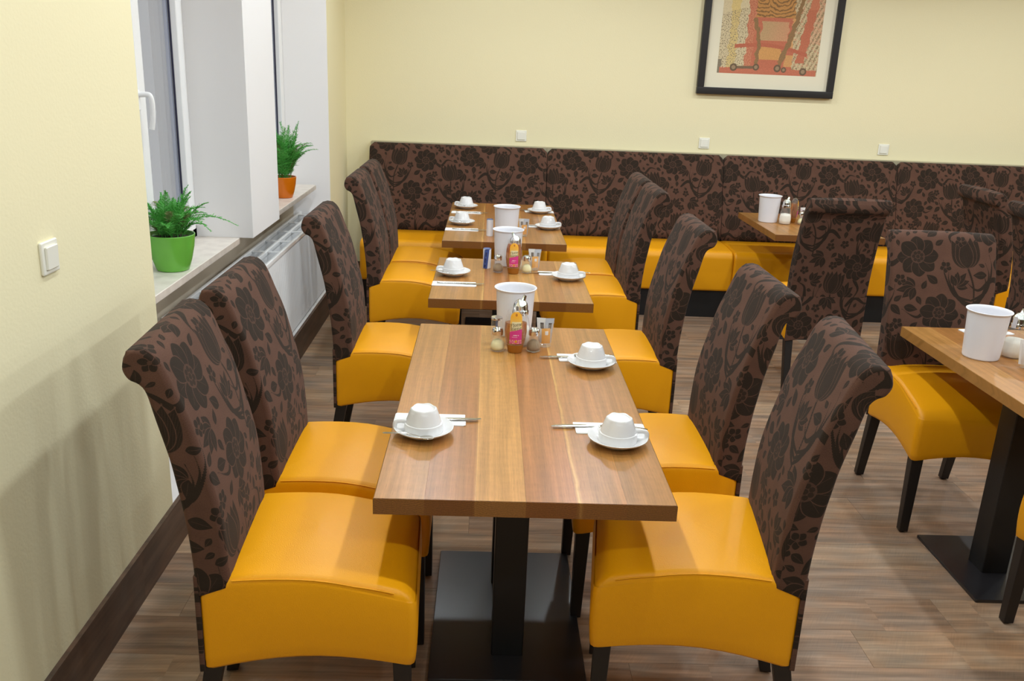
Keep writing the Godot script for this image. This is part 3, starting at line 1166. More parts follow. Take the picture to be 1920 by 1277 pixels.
func make_honey(level: float) -> Node3D:
	var t := thing("honey_bottle")
	var sz := 0.68
	var p := []
	for k in 26:
		var y := 0.03 + (0.166 - 0.03) * k / 25.0
		p.append([oval(y), y])
	var shell := MB.new()
	shell.lathe([[0, 0.03]] + p, 32, Vector3.ZERO, 1.0, sz)
	obj("bottle", shell, M.glass, t)
	var inner := MB.new()
	var q := [[0, 0.032]]
	for k in 16:
		var y := 0.032 + (level - 0.032) * k / 15.0
		q.append([maxf(oval(y) - 0.0015, 0.0), y])
	q.append([q[q.size() - 1][0], level])
	q.append([0, level])
	inner.lathe(q, 32, Vector3.ZERO, 1.0, sz)
	obj("honey", inner, M.honey, t)
	var cap := MB.new()
	cap.lathe([[0, 0], [0.0225, 0.0], [0.0245, 0.002], [0.029, 0.026], [0.029, 0.029], [0.029, 0.029], [0, 0.029]], 32, Vector3.ZERO, 1.0, sz + 0.05)
	obj("cap", cap, M.cap_amber, t)
	var lm := MB.new()
	var rows := []
	var uvs := []
	for i in 15:
		var f := i / 14.0
		var y := lerpf(0.036, 0.150, f)
		var hw: float = 0.021 - 0.001 * f
		if f > 0.8:
			hw *= sqrt(maxf(0.0, 1.0 - pow((f - 0.8) / 0.21, 2.0)))
		var o := PackedVector3Array()
		var u := PackedVector2Array()
		for j in 9:
			var x := hw * (j / 4.0 - 1.0)
			var r := oval(y) + 0.0007
			o.append(Vector3(x, y, sz * sqrt(maxf(0.0, r * r - x * x)) + 0.0004))
			u.append(Vector2(0.5 + x / 0.044, 1.0 - f))
		rows.append(o)
		uvs.append(u)
	lm.grid(rows, false, uvs, 0)
	M.label.cull_mode = BaseMaterial3D.CULL_DISABLED
	var lab := obj("label", lm, M.label, t)
	var font := SystemFont.new()
	font.font_names = PackedStringArray(["Droid Serif"])
	font.font_italic = true
	for w in [["Flotte", 0.105, 0.0145], ["Biene", 0.0915, 0.0145]]:
		var tm := TextMesh.new()
		tm.text = w[0]
		tm.font = font
		tm.font_size = 32
		tm.pixel_size = w[2] / 32.0
		tm.depth = 0.0006
		tm.curve_step = 2.0
		var a := tm.surface_get_arrays(0)
		var vs: PackedVector3Array = a[Mesh.ARRAY_VERTEX]
		for i in vs.size():
			var q3 := vs[i]
			var y: float = q3.y + q3.x * 0.16 + w[1]
			var r := oval(y) + 0.0012
			vs[i] = Vector3(q3.x, y, sz * sqrt(maxf(0.0, r * r - q3.x * q3.x)) + q3.z + 0.0004)
		a[Mesh.ARRAY_VERTEX] = vs
		var am := ArrayMesh.new()
		am.add_surface_from_arrays(Mesh.PRIMITIVE_TRIANGLES, a)
		obj("lettering", am, M.ink, lab)
	return t


func make_tumbler() -> Node3D:
	var t := thing("glass_tumbler")
	var g := MB.new()
	g.lathe([[0, 0.0], [0.021, 0.0], [0.0225, 0.003], [0.030, 0.085], [0.0305, 0.088], [0.0295, 0.0875], [0.0215, 0.010], [0, 0.010]], 12)
	obj("glass", g, M.glass, t)
	return t


func sachet(at: Vector3, turn: float, lean: float, m: Material, m2: Material, label: String) -> void:
	var t := thing("sugar_sachet", at, turn)
	t.rotation.z = lean
	tag(t, label, "sachet", "sachets in the glass tumblers")
	if m == M.sachet_orange:
		t.scale = Vector3(0.85, 0.62, 0.85)
	var b := MB.new()
	var rows := []
	for q in [[0.0, 0.0003], [0.002, 0.0004], [0.02, 0.0028], [0.045, 0.0032], [0.07, 0.0024], [0.086, 0.0004], [0.09, 0.0003]]:
		var o := PackedVector3Array()
		for e in MB.rrect(0.0185, q[1], q[1] * 0.9, 2, 4, 1):
			o.append(Vector3(e.x, q[0], e.z * (1.0 - 0.8 * pow(absf(e.x) / 0.0185, 2.0))))
		rows.append(o)
	b.grid(rows)
	obj("pouch", b, m, t)
	var p := MB.new()
	p.rbox(Vector3(0.002, 0.062, 0), Vector3(0.015, 0.022, 0.0072), 0.003, 0.0008, 2, 1)
	obj("print", p, m2, t)


func make_frond(sd: int, length: float, droop: float, needle: float) -> ArrayMesh:
	var r := RandomNumberGenerator.new()
	r.seed = sd
	var m := MB.new()
	var path := []
	for k in 15:
		var f := k / 14.0
		path.append(Vector3(length * (f * 0.3 + 0.7 * f * f) * droop, length * (f * (1.0 - 0.1 * droop) - droop * 0.55 * f * f * f), 0.05 * length * sin(f * 4.0 + sd)))
	m.tube(path, 0.0012, 4, Vector3.BACK, false)
	for k in 90:
		var f := 0.1 + 0.9 * k / 89.0
		var i := mini(int(f * 14), 13)
		var b: Vector3 = path[i].lerp(path[i + 1], f * 14 - i)
		var along: Vector3 = (path[i + 1] - path[i]).normalized()
		for s in [-1.0, 1.0]:
			var ln := needle * (0.25 + sin(PI * minf(1.0, 0.2 + f * 0.85))) * r.randf_range(0.6, 1.15)
			var d := (along * r.randf_range(0.3, 0.9) + Vector3(0, 0, s) * r.randf_range(0.5, 1.0) + Vector3(r.randf_range(-0.5, 0.5), r.randf_range(-0.3, 0.5), 0)).normalized()
			var w := d.cross(Vector3(r.randf_range(-1, 1), 0.6, r.randf_range(-1, 1))).normalized() * 0.0014
			var mid := b + d * ln * 0.55
			m.grid([PackedVector3Array([b - w * 0.3, b + w * 0.3]), PackedVector3Array([mid - w, mid + w]), PackedVector3Array([b + d * ln, b + d * ln])], false, [], 0)
	return m.mesh()


func fern(called: String, at: Vector3, r: float, h: float, pot_mat: Material, count: int, reach: float, sd: int, needle: float, upright: float, label: String) -> void:
	var t := thing(called, at)
	tag(t, label, "plant")
	var p := MB.new()
	p.lathe([[0, 0.004], [r * 0.58, 0.004], [r * 0.6, 0.0], [r * 0.68, 0.003], [r * 0.82, h * 0.3], [r * 0.94, h * 0.65], [r * 1.0, h * 0.97], [r * 1.0, h], [r * 0.96, h], [r * 0.94, h * 0.97], [r * 0.9, h * 0.8], [0, h * 0.8]], 36)
	obj("pot", p, pot_mat, t)
	var s := MB.new()
	s.lathe([[0, h * 0.8], [r * 0.9, h * 0.8], [r * 0.9, h * 0.88], [r * 0.5, h * 0.93], [0, h * 0.95]], 24)
	obj("soil", s, M.soil, t)
	var kinds := []
	for k in 6:
		kinds.append(make_frond(sd + k, reach * [1.0, 0.85, 0.7, 0.95, 0.8, 0.6][k], [0.3, 0.7, 0.15, 1.1, 0.5, 0.85][k] * upright, needle))
	var rr := RandomNumberGenerator.new()
	rr.seed = sd
	for k in count:
		var a := TAU * k / count * 2.4 + rr.randf_range(-0.3, 0.3)
		var q := rr.randf_range(0.05, 0.6) * r
		var b := Basis(Vector3.UP, a).scaled(Vector3.ONE * rr.randf_range(0.75, 1.05))
		obj("frond", kinds[k % 6], M.leaf_dry if k % 9 == 4 else M.leaf, t, Transform3D(b, Vector3(cos(a) * q, h * 0.92, -sin(a) * q)))


func window(called: String, z0: float, z1: float, mull: float, handle_z: float, label: String) -> void:
	# z0 near end, z1 far end; plane of the inner frame face
	var X := -1.33
	var y0 := 0.885
	var y1 := 2.35
	var t := Node3D.new()
	t.name = called
	add_child(t, true)
	structure(t, label, "window")
	t.position = Vector3(X, 0, (z0 + z1) / 2)
	var oz := -t.position.z
	var fr := MB.new()
	var ym := (y0 + y1) / 2
	for q in [[z0 - 0.0275, 0.055], [z1 + 0.0275, 0.055]]:
		fr.rbox(Vector3(-0.045, ym, q[0] + oz), Vector3(0.07, y1 - y0, q[1]), 0.003, 0.002, 2, 1)
	for q in [[y0 + 0.0275], [y1 - 0.0275]]:
		fr.rbox(Vector3(-0.045, q[0], 0), Vector3(0.07, 0.055, z0 - z1), 0.003, 0.002, 2, 1)
	obj("frame", fr, M.pvc, t)
	var spans := [[z0 - 0.045, mull + 0.0], [mull - 0.0, z1 + 0.045]] if mull < 0 else [[z0 - 0.045, z1 + 0.045]]
	for sp in spans:
		var a: float = sp[0]
		var b: float = sp[1]
		var lo := y0 + 0.045
		var hi := y1 - 0.045
		var s := MB.new()
		for q in [[a - 0.036, 0.07], [b + 0.036, 0.07]]:
			s.rbox(Vector3(-0.026, (lo + hi) / 2, q[0] + oz), Vector3(0.06, hi - lo, q[1]), 0.006, 0.004, 3, 2)
		for y in [lo + 0.036, hi - 0.036]:
			s.rbox(Vector3(-0.026, y, (a + b) / 2 + oz), Vector3(0.059, 0.07, absf(a - b) - 0.004), 0.006, 0.004, 3, 2)
		obj("sash", s, M.pvc, t)
		var gk := MB.new()
		for q in [a - 0.073, b + 0.073]:
			gk.rbox(Vector3(-0.026, (lo + hi) / 2, q + oz), Vector3(0.007, hi - lo - 0.14, 0.006), 0.001, 0.001, 1, 1)
		for y in [lo + 0.073, hi - 0.073]:
			gk.rbox(Vector3(-0.026, y, (a + b) / 2 + oz), Vector3(0.007, 0.006, absf(a - b) - 0.14), 0.001, 0.001, 1, 1)
		obj("gasket", gk, M.gasket, t)
		var sc := MB.new()
		for q in [a - 0.085, b + 0.085]:
			sc.rbox(Vector3(-0.038, (lo + hi) / 2, q + oz), Vector3(0.012, hi - lo - 0.15, 0.02), 0.001, 0.001, 1, 1)
		obj("spacer", sc, M.spacer, t)
		for d in [-0.03, -0.046]:
			var pn := MB.new()
			pn.rbox(Vector3(d, (lo + hi) / 2, (a + b) / 2 + oz), Vector3(0.001, hi - lo - 0.13, absf(a - b) - 0.13), 0, 0, 0)
			# one sheet of glass: only its face towards the room, so that it stays a single pane
			pn = MB.new()
			var hz: float = absf(a - b) / 2 - 0.068
			var hy := (hi - lo) / 2 - 0.068
			var cz := (a + b) / 2 + oz
			var cy := (lo + hi) / 2
			pn.grid([PackedVector3Array([Vector3(d, cy - hy, cz + hz), Vector3(d, cy - hy, cz - hz)]), PackedVector3Array([Vector3(d, cy + hy, cz + hz), Vector3(d, cy + hy, cz - hz)])], false, [], 0)
			obj("pane", pn, M.pane, t)
	if handle_z < 0:
		var h := MB.new()
		var hz := handle_z + oz
		h.rbox(Vector3(0.010, 1.52, hz), Vector3(0.014, 0.075, 0.03), 0.006, 0.004, 3, 2)
		var path := catmull([Vector3(0.012, 1.54, hz), Vector3(0.045, 1.542, hz), Vector3(0.058, 1.536, hz), Vector3(0.063, 1.51, hz), Vector3(0.062, 1.46, hz), Vector3(0.055, 1.415, hz)], 4)
		h.tube(path, Vector2(0.010, 0.008), 10, Vector3.BACK)
		obj("handle", h, M.pvc, t)
	var sm := MB.new()
	sm.rbox(Vector3(0.0825, y0 - 0.015, 0), Vector3(0.205, 0.03, z0 - z1 + 0.001), 0.002, 0.003, 1, 2)
	obj("sill", sm, M.stone, t)


func radiator(z0: float, z1: float) -> void:
	var t := thing("radiator", Vector3(-1.18, 0, (z0 + z1) / 2))
	tag(t, "long white ribbed panel radiator under the window sills", "radiator")
	var l := absf(z0 - z1)
	var y0 := 0.185
	var y1 := 0.695
	for k in 3:
		var x: float = [0.085, 0.005, -0.078][k]
		var m := MB.new()
		# pressed ribs run up and down; seen from the room
		var rows := []
		var nr := int(l / 0.0165)
		for i in nr * 4 + 1:
			var z := -l / 2 + l * i / (nr * 4.0)
			var d: float = [0.0, 0.0, -0.008, -0.008][i % 4]
			var o := PackedVector3Array()
			for q in [[-0.006, y0], [d, y0], [d, y0], [d, y1 - 0.03], [d, y1 - 0.03], [0.0, y1 - 0.022], [0.0, y1 - 0.022], [0.001, y1 - 0.004], [-0.003, y1], [-0.014, y1], [-0.016, y1 - 0.004], [-0.014, y1 - 0.02], [-0.006, y1 - 0.03]]:
				o.append(Vector3(x + q[0], q[1], z))
			rows.append(o)
		m.grid(rows)
		obj("panel", m, M.enamel, t)
	for s in [-1.0, 1.0]:
		var cap := MB.new()
		cap.rbox(Vector3(0.0, (y0 + y1) / 2, s * (l / 2 + 0.002)), Vector3(0.18, y1 - y0 - 0.01, 0.006), 0.003, 0.002, 2, 1)
		obj("side_cover", cap, M.enamel, t)
	var fins := MB.new()
	var n := int(l / 0.022)
	for i in n:
		var z := -l / 2 + l * (i + 0.5) / n
		for x in [0.042, -0.04]:
			fins.rbox(Vector3(x, (y0 + y1) / 2 - 0.015, z), Vector3(0.05, y1 - y0 - 0.08, 0.0012), 0, 0, 0)
	obj("fin", fins, M.enamel, t).set_meta("kind", "stuff")
	for i in 9:
		var z := -l / 2 + l * (i + 0.5) / 9.0
		var b := MB.new()
		b.rbox(Vector3(0.0, y1 - 0.008, z), Vector3(0.15, 0.008, 0.018), 0.002, 0.001, 1, 1)
		obj("bracket", b, M.enamel, t)


func wall_plate(at: Vector3, turn: float, kind: int, label: String) -> void:
	var t := thing("light_switch" if kind == 1 else "socket_cover", at, turn)
	tag(t, label, "switch" if kind == 1 else "socket", "" if kind == 1 else "sockets above the bench")
	var f := MB.new()
	var xf := Transform3D(Basis(Vector3.RIGHT, PI / 2), Vector3.ZERO)
	f.xf = xf
	f.rbox(Vector3(0, 0.004, 0), Vector3(0.082, 0.009, 0.082), 0.004, 0.003, 3, 2)
	obj("surround", f, M.switch, t)
	var r := MB.new()
	r.xf = Transform3D(Basis(Vector3.RIGHT, PI / 2 + (0.03 if kind == 1 else 0.0)), Vector3.ZERO)
	r.rbox(Vector3(0.0, 0.011, 0.0), Vector3(0.058, 0.007, 0.058), 0.003, 0.002, 2, 1)
	obj("rocker" if kind == 1 else "lid", r, M.switch, t)


const CEIL := 2.8
const XW := -1.083
const ZW := -6.85
const LAMP_COLOR := Color(0.936, 0.977, 1.0)


func solid(called: String, lo: Vector3, hi: Vector3, m: Material, parent: Node3D = null, kind := true) -> MeshInstance3D:
	var b := MB.new()
	var c := (lo + hi) / 2
	if parent == null:
		b.rbox(Vector3.ZERO, hi - lo, 0, 0, 0)
		var o := obj(called, b, m, null, Transform3D(Basis(), c))
		if kind:
			structure(o)
		return o
	b.rbox(c - parent.position, hi - lo, 0, 0, 0)
	return obj(called, b, m, parent)


func _ready() -> void:
	rng.seed = 11
	# camera
	var cam := Camera3D.new()
	cam.name = "camera"
	add_child(cam)
	cam.position = Vector3(0, 1.7051, 0)
	cam.basis = Basis(Vector3.UP, -0.0343) * Basis(Vector3.RIGHT, -0.3045) * Basis(Vector3.BACK, 0.0415)
	cam.fov = 42.326
	cam.near = 0.05
	cam.far = 60.0
	cam.current = true
	# dusk outside the windows, exposure
	var env := Environment.new()
	env.background_mode = Environment.BG_COLOR
	env.background_color = Color8(160, 160, 162)
	env.background_energy_multiplier = 1.1
	env.tonemap_mode = Environment.TONE_MAPPER_LINEAR
	env.tonemap_exposure = 0.93
	env.sdfgi_enabled = true
	env.ssao_enabled = true
	env.ssil_enabled = true
	var we := WorldEnvironment.new()
	we.name = "environment"
	we.environment = env
	add_child(we)
	make_materials()
	# the lamps of the room: a grid of recessed downlights
	for x in [-0.35, 0.75, 2.2, 3.7, 5.2]:
		for q in [[0.2, 1.05], [-1.55, 1.0], [-2.9, 1.0], [-4.25, 1.0], [-5.6, 1.0]]:
			downlight(x, q[0], q[1])

	# ---------------- the room
	var fl := structure(thing("floor", Vector3.ZERO), "grey-brown wood plank floor of the dining room", "floor")
	solid("subfloor", Vector3(XW - 0.25, -0.12, ZW - 0.2), Vector3(7.2, -0.004, 9.2), M.plinth, fl)
	var pw := 0.185
	var row := 0
	var z := ZW
	while z < -0.75:
		var x: float = XW - [0.2, 0.95, 0.55, 1.1][row % 4] + 0.0
		while x < 6.8:
			var xa := maxf(x, XW - 0.2)
			var xb := minf(x + 1.25, 7.0)
			if xb - xa > 0.02:
				var b := MB.new()
				var rows := []
				var uvs := []
				var v0 := float(rng.randi_range(0, 3)) / 4.0
				var u0 := rng.randf()
				for q in [[0.0, -0.004], [0.0, -0.0008], [0.0008, 0.0], [0.0008, 0.0], [-1.0, 0.0]]:
					var o := PackedVector3Array()
					var u := PackedVector2Array()
					var i: float = q[0]
					for p in [[1, 1], [1, 1], [-1, 1], [-1, 1], [-1, -1], [-1, -1], [1, -1], [1, -1]]:
						if i < 0.0:
							o.append(Vector3((xa + xb) / 2, q[1], z + pw / 2))
						else:
							o.append(Vector3((xa + xb) / 2 + p[0] * ((xb - xa) / 2 - i), q[1], z + pw / 2 + p[1] * (pw / 2 - i)))
					for j in 9:
						var p := o[j % 8]
						u.append(Vector2(u0 + (p.x - xa) / 1.35, v0 + 0.006 + 0.238 * clampf((p.z - z) / pw, 0, 1)))
					rows.append(o)
					uvs.append(u)
				b.grid(rows, true, uvs)
				obj("plank", b, M["plank%d" % rng.randi_range(0, 3)], fl)
			x += 1.25
		z += pw
		row += 1
	solid("floorboards", Vector3(XW - 0.2, -0.004, z), Vector3(7.0, 0.0, 9.0), M.plank1, fl)
	solid("ceiling", Vector3(XW - 0.4, CEIL, ZW - 0.2), Vector3(7.2, CEIL + 0.15, 9.2), M.ceiling)
	solid("wall_back", Vector3(XW - 0.4, 0, ZW - 0.2), Vector3(7.2, CEIL, ZW), M.wall)
	solid("wall_right", Vector3(7.0, 0, ZW), Vector3(7.2, CEIL, 9.2), M.wall)
	solid("wall_front", Vector3(XW - 0.4, 0, 9.0), Vector3(7.0, CEIL, 9.2), M.wall)
	var wl := structure(thing("wall_left", Vector3(XW, 0, -2.0)), "cream side wall with a deep white window recess", "wall")
	var Z0 := -2.83
	var Z1 := -6.12
	var P0 := -4.07
	var P1 := -4.60
	solid("masonry", Vector3(XW - 0.4, 0, Z0), Vector3(XW, CEIL, 9.0), M.wall, wl)
	solid("masonry", Vector3(XW - 0.4, 0, ZW), Vector3(XW, CEIL, Z1), M.wall, wl)
	solid("lintel", Vector3(XW - 0.4, 2.35, Z1), Vector3(XW, CEIL, Z0), M.wall, wl)
	solid("reveal", Vector3(XW - 0.35, 0.17, Z0 - 0.004), Vector3(XW - 0.003, 2.35, Z0), M.white_wall, wl)
	var rv := structure(thing("trim_1", Vector3(-1.3, 0, Z1)), "splayed white reveal at the far side of the window recess", "trim")
	var sr := MB.new()  # the splayed far reveal
	var srows := []
	for q in [[0.17, 0.0], [0.17, 1.0], [0.17, 1.0], [2.35, 1.0], [2.35, 1.0], [2.35, 0.0]]:
		var o := PackedVector3Array()
		for p in [[XW - 0.003, Z1], [XW - 0.003, Z1 + 0.004], [-1.33, -5.93], [XW - 0.38, -5.93], [XW - 0.38, Z1]]:
			var v := Vector3(p[0], q[0], p[1])
			var mid := Vector3(-1.3, q[0], -6.05)
			for r in 2:
				o.append(mid.lerp(v, q[1]) - rv.position)
		srows.append(o)
	sr.grid(srows)
	obj("reveal", sr, M.white_wall, rv)
	solid("pier", Vector3(XW - 0.4, 0.885, P1), Vector3(XW, 2.35, P0), M.white_wall, wl)
	solid("apron", Vector3(XW - 0.4, 0.0, Z1), Vector3(-1.305, 0.855, Z0), M.apron, wl)
	solid("apron_ledge", Vector3(-1.305, 0.0, Z1), Vector3(XW, 0.172, Z0), M.white_wall, wl)
	solid("pier_base", Vector3(-1.305, 0.855, P1), Vector3(-1.2, 0.885, P0), M.apron, wl)
	structure(solid("baseboard_left", Vector3(XW, 0, ZW), Vector3(XW + 0.014, 0.17, 9.0), M.baseboard))
	structure(solid("baseboard_back", Vector3(XW + 0.014, 0, ZW), Vector3(7.0, 0.17, ZW + 0.014), M.baseboard))
	window("window_1", Z0, P0, -3.47, -3.44, "white window with a lever handle on the near recess")
	window("window_2", P1, -5.93, 0.0, 0.0, "white window in the far recess behind the orange pot")
	radiator(-3.36, -6.02)

	# ---------------- bench along the back wall
	var bx := [-0.89, 0.437, 1.77, 3.1, 4.43, 5.76]
	var bl := ["bench unit at the window corner with a free left end", "second bench unit from the window corner, behind the four-setting table", "bench unit under the framed picture, behind the small table", "fourth bench unit from the window corner, behind the high-backed chairs", "last bench unit at the far end from the windows"]
	for k in 4:
		bench_unit(bx[k], bx[k + 1], bl[k])

	# ---------------- tables
	var two := [Vector2(0, 0.19), Vector2(0, -0.19)]
	table(-0.24, 0.46, -3.219, -1.807, Vector2(0.46, 0.70), two, Vector2(0.10, -2.47), 1.0, "long wooden table with three place settings and a pale sapwood streak", "dining tables")
	table(-0.237, 0.463, -4.413, -3.59, Vector2(0.42, 0.42), [Vector2.ZERO], Vector2(0.113, -4.0), -1.0, "short wooden table with two place settings, between two long tables", "dining tables")
	table(-0.248, 0.452, -6.277, -4.857, Vector2(0.46, 0.70), two, Vector2(0.102, -5.55), -0.6, "wooden table with four place settings, against the bench", "dining tables")
	table(1.70, 2.40, -3.396, -2.2, Vector2(0.70, 0.44), [Vector2(-0.19, 0), Vector2(0.19, 0)], Vector2(2.07, -2.80), 0.8, "wooden table with a flat black base plate, cropped by the picture edge", "dining tables")
	table(1.81, 2.51, -6.287, -5.42, Vector2(0.42, 0.42), [Vector2.ZERO], Vector2(2.16, -5.85), -0.9, "small wooden table below the framed picture, one chair before it", "dining tables")

	# ---------------- chairs: rear foot line x, centre z, heading
	var proto := make_chair()
	var chairs := [
		[-0.650, -1.98, PI / 2 + 0.05, "window-side chair at the open end of the three-setting table, beside the bare wall"],
		[-0.643, -2.49, PI / 2, "second window-side chair of the three-setting table, its back overlapped by another"],
		[-0.610, -3.655, PI / 2, "lone window-side chair of the two-setting table, in front of the radiator"],
		[-0.640, -4.90, PI / 2, "window-side chair of the four-setting table, the one away from the bench"],
		[-0.640, -5.40, PI / 2, "window-side chair of the four-setting table, the one next to the bench"],
		[0.815, -2.022, -PI / 2 - 0.13, "aisle-side chair at the open end of the three-setting table"],
		[0.800, -2.645, -PI / 2, "second aisle-side chair of the three-setting table"],
		[0.805, -3.665, -PI / 2, "lone aisle-side chair of the two-setting table"],
		[0.825, -4.74, -PI / 2, "aisle-side chair of the four-setting table, the one away from the bench"],
		[0.825, -5.22, -PI / 2, "aisle-side chair of the four-setting table, the one next to the bench"],
		[1.900, -3.53, -0.06, "chair facing out with its patterned front shown, tucked under the cropped table"],
		[1.880, -4.62, PI + 0.05, "chair with its dark patterned rear turned to the room, below the picture"],
		[3.04, -5.235, PI / 2, "angled chair by the bench with its scrolled back seen from behind"],
		[2.95, -4.53, PI / 2, "chair at the picture edge with only a strip of dark back showing"],
		[1.955, -2.0, PI, "chair at the cropped table of which only seat corner and leg show"],
	]
	for k in chairs.size():
		var c: Array = chairs[k]
		var o: Node3D = proto
		if k == 0:
			o.position = Vector3(c[0], 0, c[1])
			o.rotation.y = c[2]
		else:
			o = copy_of(proto, "dining_chair", Vector3(c[0], 0, c[1]), c[2])
		tag(o, c[3], "chair", "yellow and brown dining chairs")

	# ---------------- place settings: saucer, cup (handle heading), spoon, napkin, knife
	var cup0: Node3D = null
	var knife0: Node3D = null
	var napkin0: Node3D = null
	var sau := saucer_shape().mesh()
	var spo := spoon_shape().mesh()
	var T := 0.7502
	var sets := [
		# saucer x z, cup turn, spoon x z turn, napkin x z, knife x z turn, where
		[-0.152, -2.178, PI + 0.15, -0.185, -2.110, PI - 0.08, -0.143, -2.275, -0.105, -2.272, 0.03, "on the window side of the three-setting table"],
		[0.362, -2.775, -0.2, 0.375, -2.822, -0.1, 0.358, -2.855, 0.300, -2.850, PI + 0.05, "on the aisle side of the three-setting table, beside the condiments"],
		[0.366, -2.150, -0.1, 0.385, -2.202, -0.25, 0.360, -2.245, 0.300, -2.250, PI + 0.06, "on the aisle side of the three-setting table, at its open end"],
		[-0.150, -4.035, PI + 0.2, -0.190, -3.975, PI - 0.35, -0.140, -3.852, -0.110, -3.852, -0.02, "on the window side of the two-setting table"],
		[0.389, -4.020, -0.25, 0.43, -4.070, -0.3, 0.355, -4.125, 0.315, -4.120, PI, "on the aisle side of the two-setting table"],
		[-0.145, -6.020, PI - 0.1, -0.165, -5.965, PI - 0.1, -0.140, -5.835, -0.100, -5.825, -0.06, "window side of the four-setting table, next to the bench"],
		[-0.154, -5.395, PI - 0.15, -0.170, -5.340, PI - 0.2, -0.150, -5.205, -0.100, -5.195, -0.06, "window side of the four-setting table, away from the bench"],
		[0.352, -5.930, -0.1, 0.37, -5.985, -0.1, 0.355, -5.975, 0.320, -6.00, PI, "aisle side of the four-setting table, next to the bench"],
		[0.374, -5.335, 0.0, 0.395, -5.385, -0.15, 0.355, -5.405, 0.330, -5.40, PI, "aisle side of the four-setting table, away from the bench"],
		[2.300, -6.170, 0.2, 0, 0, 0, 0, 0, 0, 0, 0, "on the small table below the picture"],
	]
	for k in sets.size():
		var s: Array = sets[k]
		var w: String = s[11]
		var so := obj("saucer", sau, M.porcelain, null, Transform3D(Basis(), Vector3(s[0], T, s[1])))
		tag(so, "white saucer " + w, "saucer", "white saucers")
		var c: Node3D
		if cup0 == null:
			cup0 = make_cup()
			c = cup0
			c.position = Vector3(s[0], T + 0.0078, s[1])
			c.rotation.y = s[2]
		else:
			c = copy_of(cup0, "coffee_cup", Vector3(s[0], T + 0.0078, s[1]), s[2])
		tag(c, "upturned white cup " + w, "cup", "upturned white cups")
		if k == 9:
			continue
		var sp := obj("teaspoon", spo, M.steel, null, Transform3D(Basis(Vector3.UP, s[5]), Vector3(s[3], T + 0.0185, s[4])))
		tag(sp, "steel teaspoon " + w, "spoon", "teaspoons")
		var n: Node3D
		if napkin0 == null:
			napkin0 = make_napkin()
			n = napkin0
			n.position = Vector3(s[6], T, s[7])
		else:
			n = copy_of(napkin0, "paper_napkin", Vector3(s[6], T, s[7]), 0.0 if s[6] < 0 else PI)
		tag(n, "folded white napkin " + w, "napkin", "folded white napkins")
		var kn: Node3D
		if knife0 == null:
			knife0 = make_knife()
			kn = knife0
			kn.position = Vector3(s[8], T + 0.0034, s[9])
			kn.rotation.y = s[10]
		else:
			kn = copy_of(knife0, "table_knife", Vector3(s[8], T + 0.0034, s[9]), s[10])
		tag(kn, "steel table knife " + w, "knife", "table knives")
	var extra := copy_of(napkin0, "paper_napkin", Vector3(2.02, T, -3.345), 0.15)
	tag(extra, "folded white napkin behind the bucket on the cropped table", "napkin", "folded white napkins")

	# ---------------- buckets and condiments
	var bk := bucket_shape().mesh()
	for q in [[0.113, -3.125, "on the three-setting table, behind the honey bottle"], [0.108, -4.30, "on the two-setting table, behind the honey bottle"], [0.113, -5.03, "on the four-setting table, without a honey bottle"], [1.822, -3.02, "on the cropped table with the black base plate"], [1.909, -5.92, "on the small table below the picture"]]:
		tag(obj("table_bucket", bk, M.plastic, null, Transform3D(Basis(), Vector3(q[0], T, q[1]))), "white plastic table bin " + q[2], "bin", "white table bins")
	var salt0 := make_shaker(M.salt)
	var pep0 := make_shaker(M.pepper)
	var sug0 := make_sugar()
	var tum0 := make_tumbler()
	var placed := func(o: Node3D, x: float, zz: float, turn: float, label: String, category: String, group: String) -> Node3D:
		o.position = Vector3(x, T, zz)
		o.rotation.y = turn
		return tag(o, label, category, group)
	placed.call(salt0, 0.050, -2.917, 0.0, "glass salt shaker on the three-setting table", "shaker", "salt shakers")
	placed.call(copy_of(salt0, "shaker", Vector3.ZERO, 0), 0.197, -4.130, 0.0, "glass salt shaker on the two-setting table", "shaker", "salt shakers")
	placed.call(copy_of(salt0, "shaker", Vector3.ZERO, 0), 2.115, -5.85, 0.0, "glass salt shaker on the small table below the picture", "shaker", "salt shakers")
	placed.call(pep0, 0.176, -2.923, 0.0, "glass pepper shaker on the three-setting table", "shaker", "pepper shakers")
	placed.call(copy_of(pep0, "shaker", Vector3.ZERO, 0), 0.060, -4.128, 0.0, "glass pepper shaker on the two-setting table", "shaker", "pepper shakers")
	placed.call(sug0, 0.128, -2.995, 0.2, "glass sugar dispenser with chrome spout on the three-setting table", "dispenser", "sugar dispensers")
	placed.call(copy_of(sug0, "sugar_dispenser", Vector3.ZERO, 0), 0.140, -4.20, PI, "glass sugar dispenser with chrome spout on the two-setting table", "dispenser", "sugar dispensers")
	placed.call(copy_of(sug0, "sugar_dispenser", Vector3.ZERO, 0), 2.000, -5.84, 0.5, "glass sugar dispenser with chrome spout on the small table below the picture", "dispenser", "sugar dispensers")
	placed.call(copy_of(sug0, "sugar_dispenser", Vector3.ZERO, 0), 1.945, -3.03, 0.5, "glass sugar dispenser with chrome top on the cropped table", "dispenser", "sugar dispensers")
	placed.call(make_honey(0.108), 0.111, -2.905, 0.0, "half-emptied honey bottle with a pink label on the three-setting table", "bottle", "honey bottles")
	placed.call(make_honey(0.143), 0.133, -4.105, 0.0, "full honey bottle with a pink label on the two-setting table", "bottle", "honey bottles")
	placed.call(make_honey(0.13), 2.085, -5.93, 1.2, "honey bottle seen edge-on on the small table below the picture", "bottle", "honey bottles")
	placed.call(tum0, 0.219, -2.985, 0.0, "glass tumbler of sachets on the three-setting table", "tumbler", "sachet tumblers")
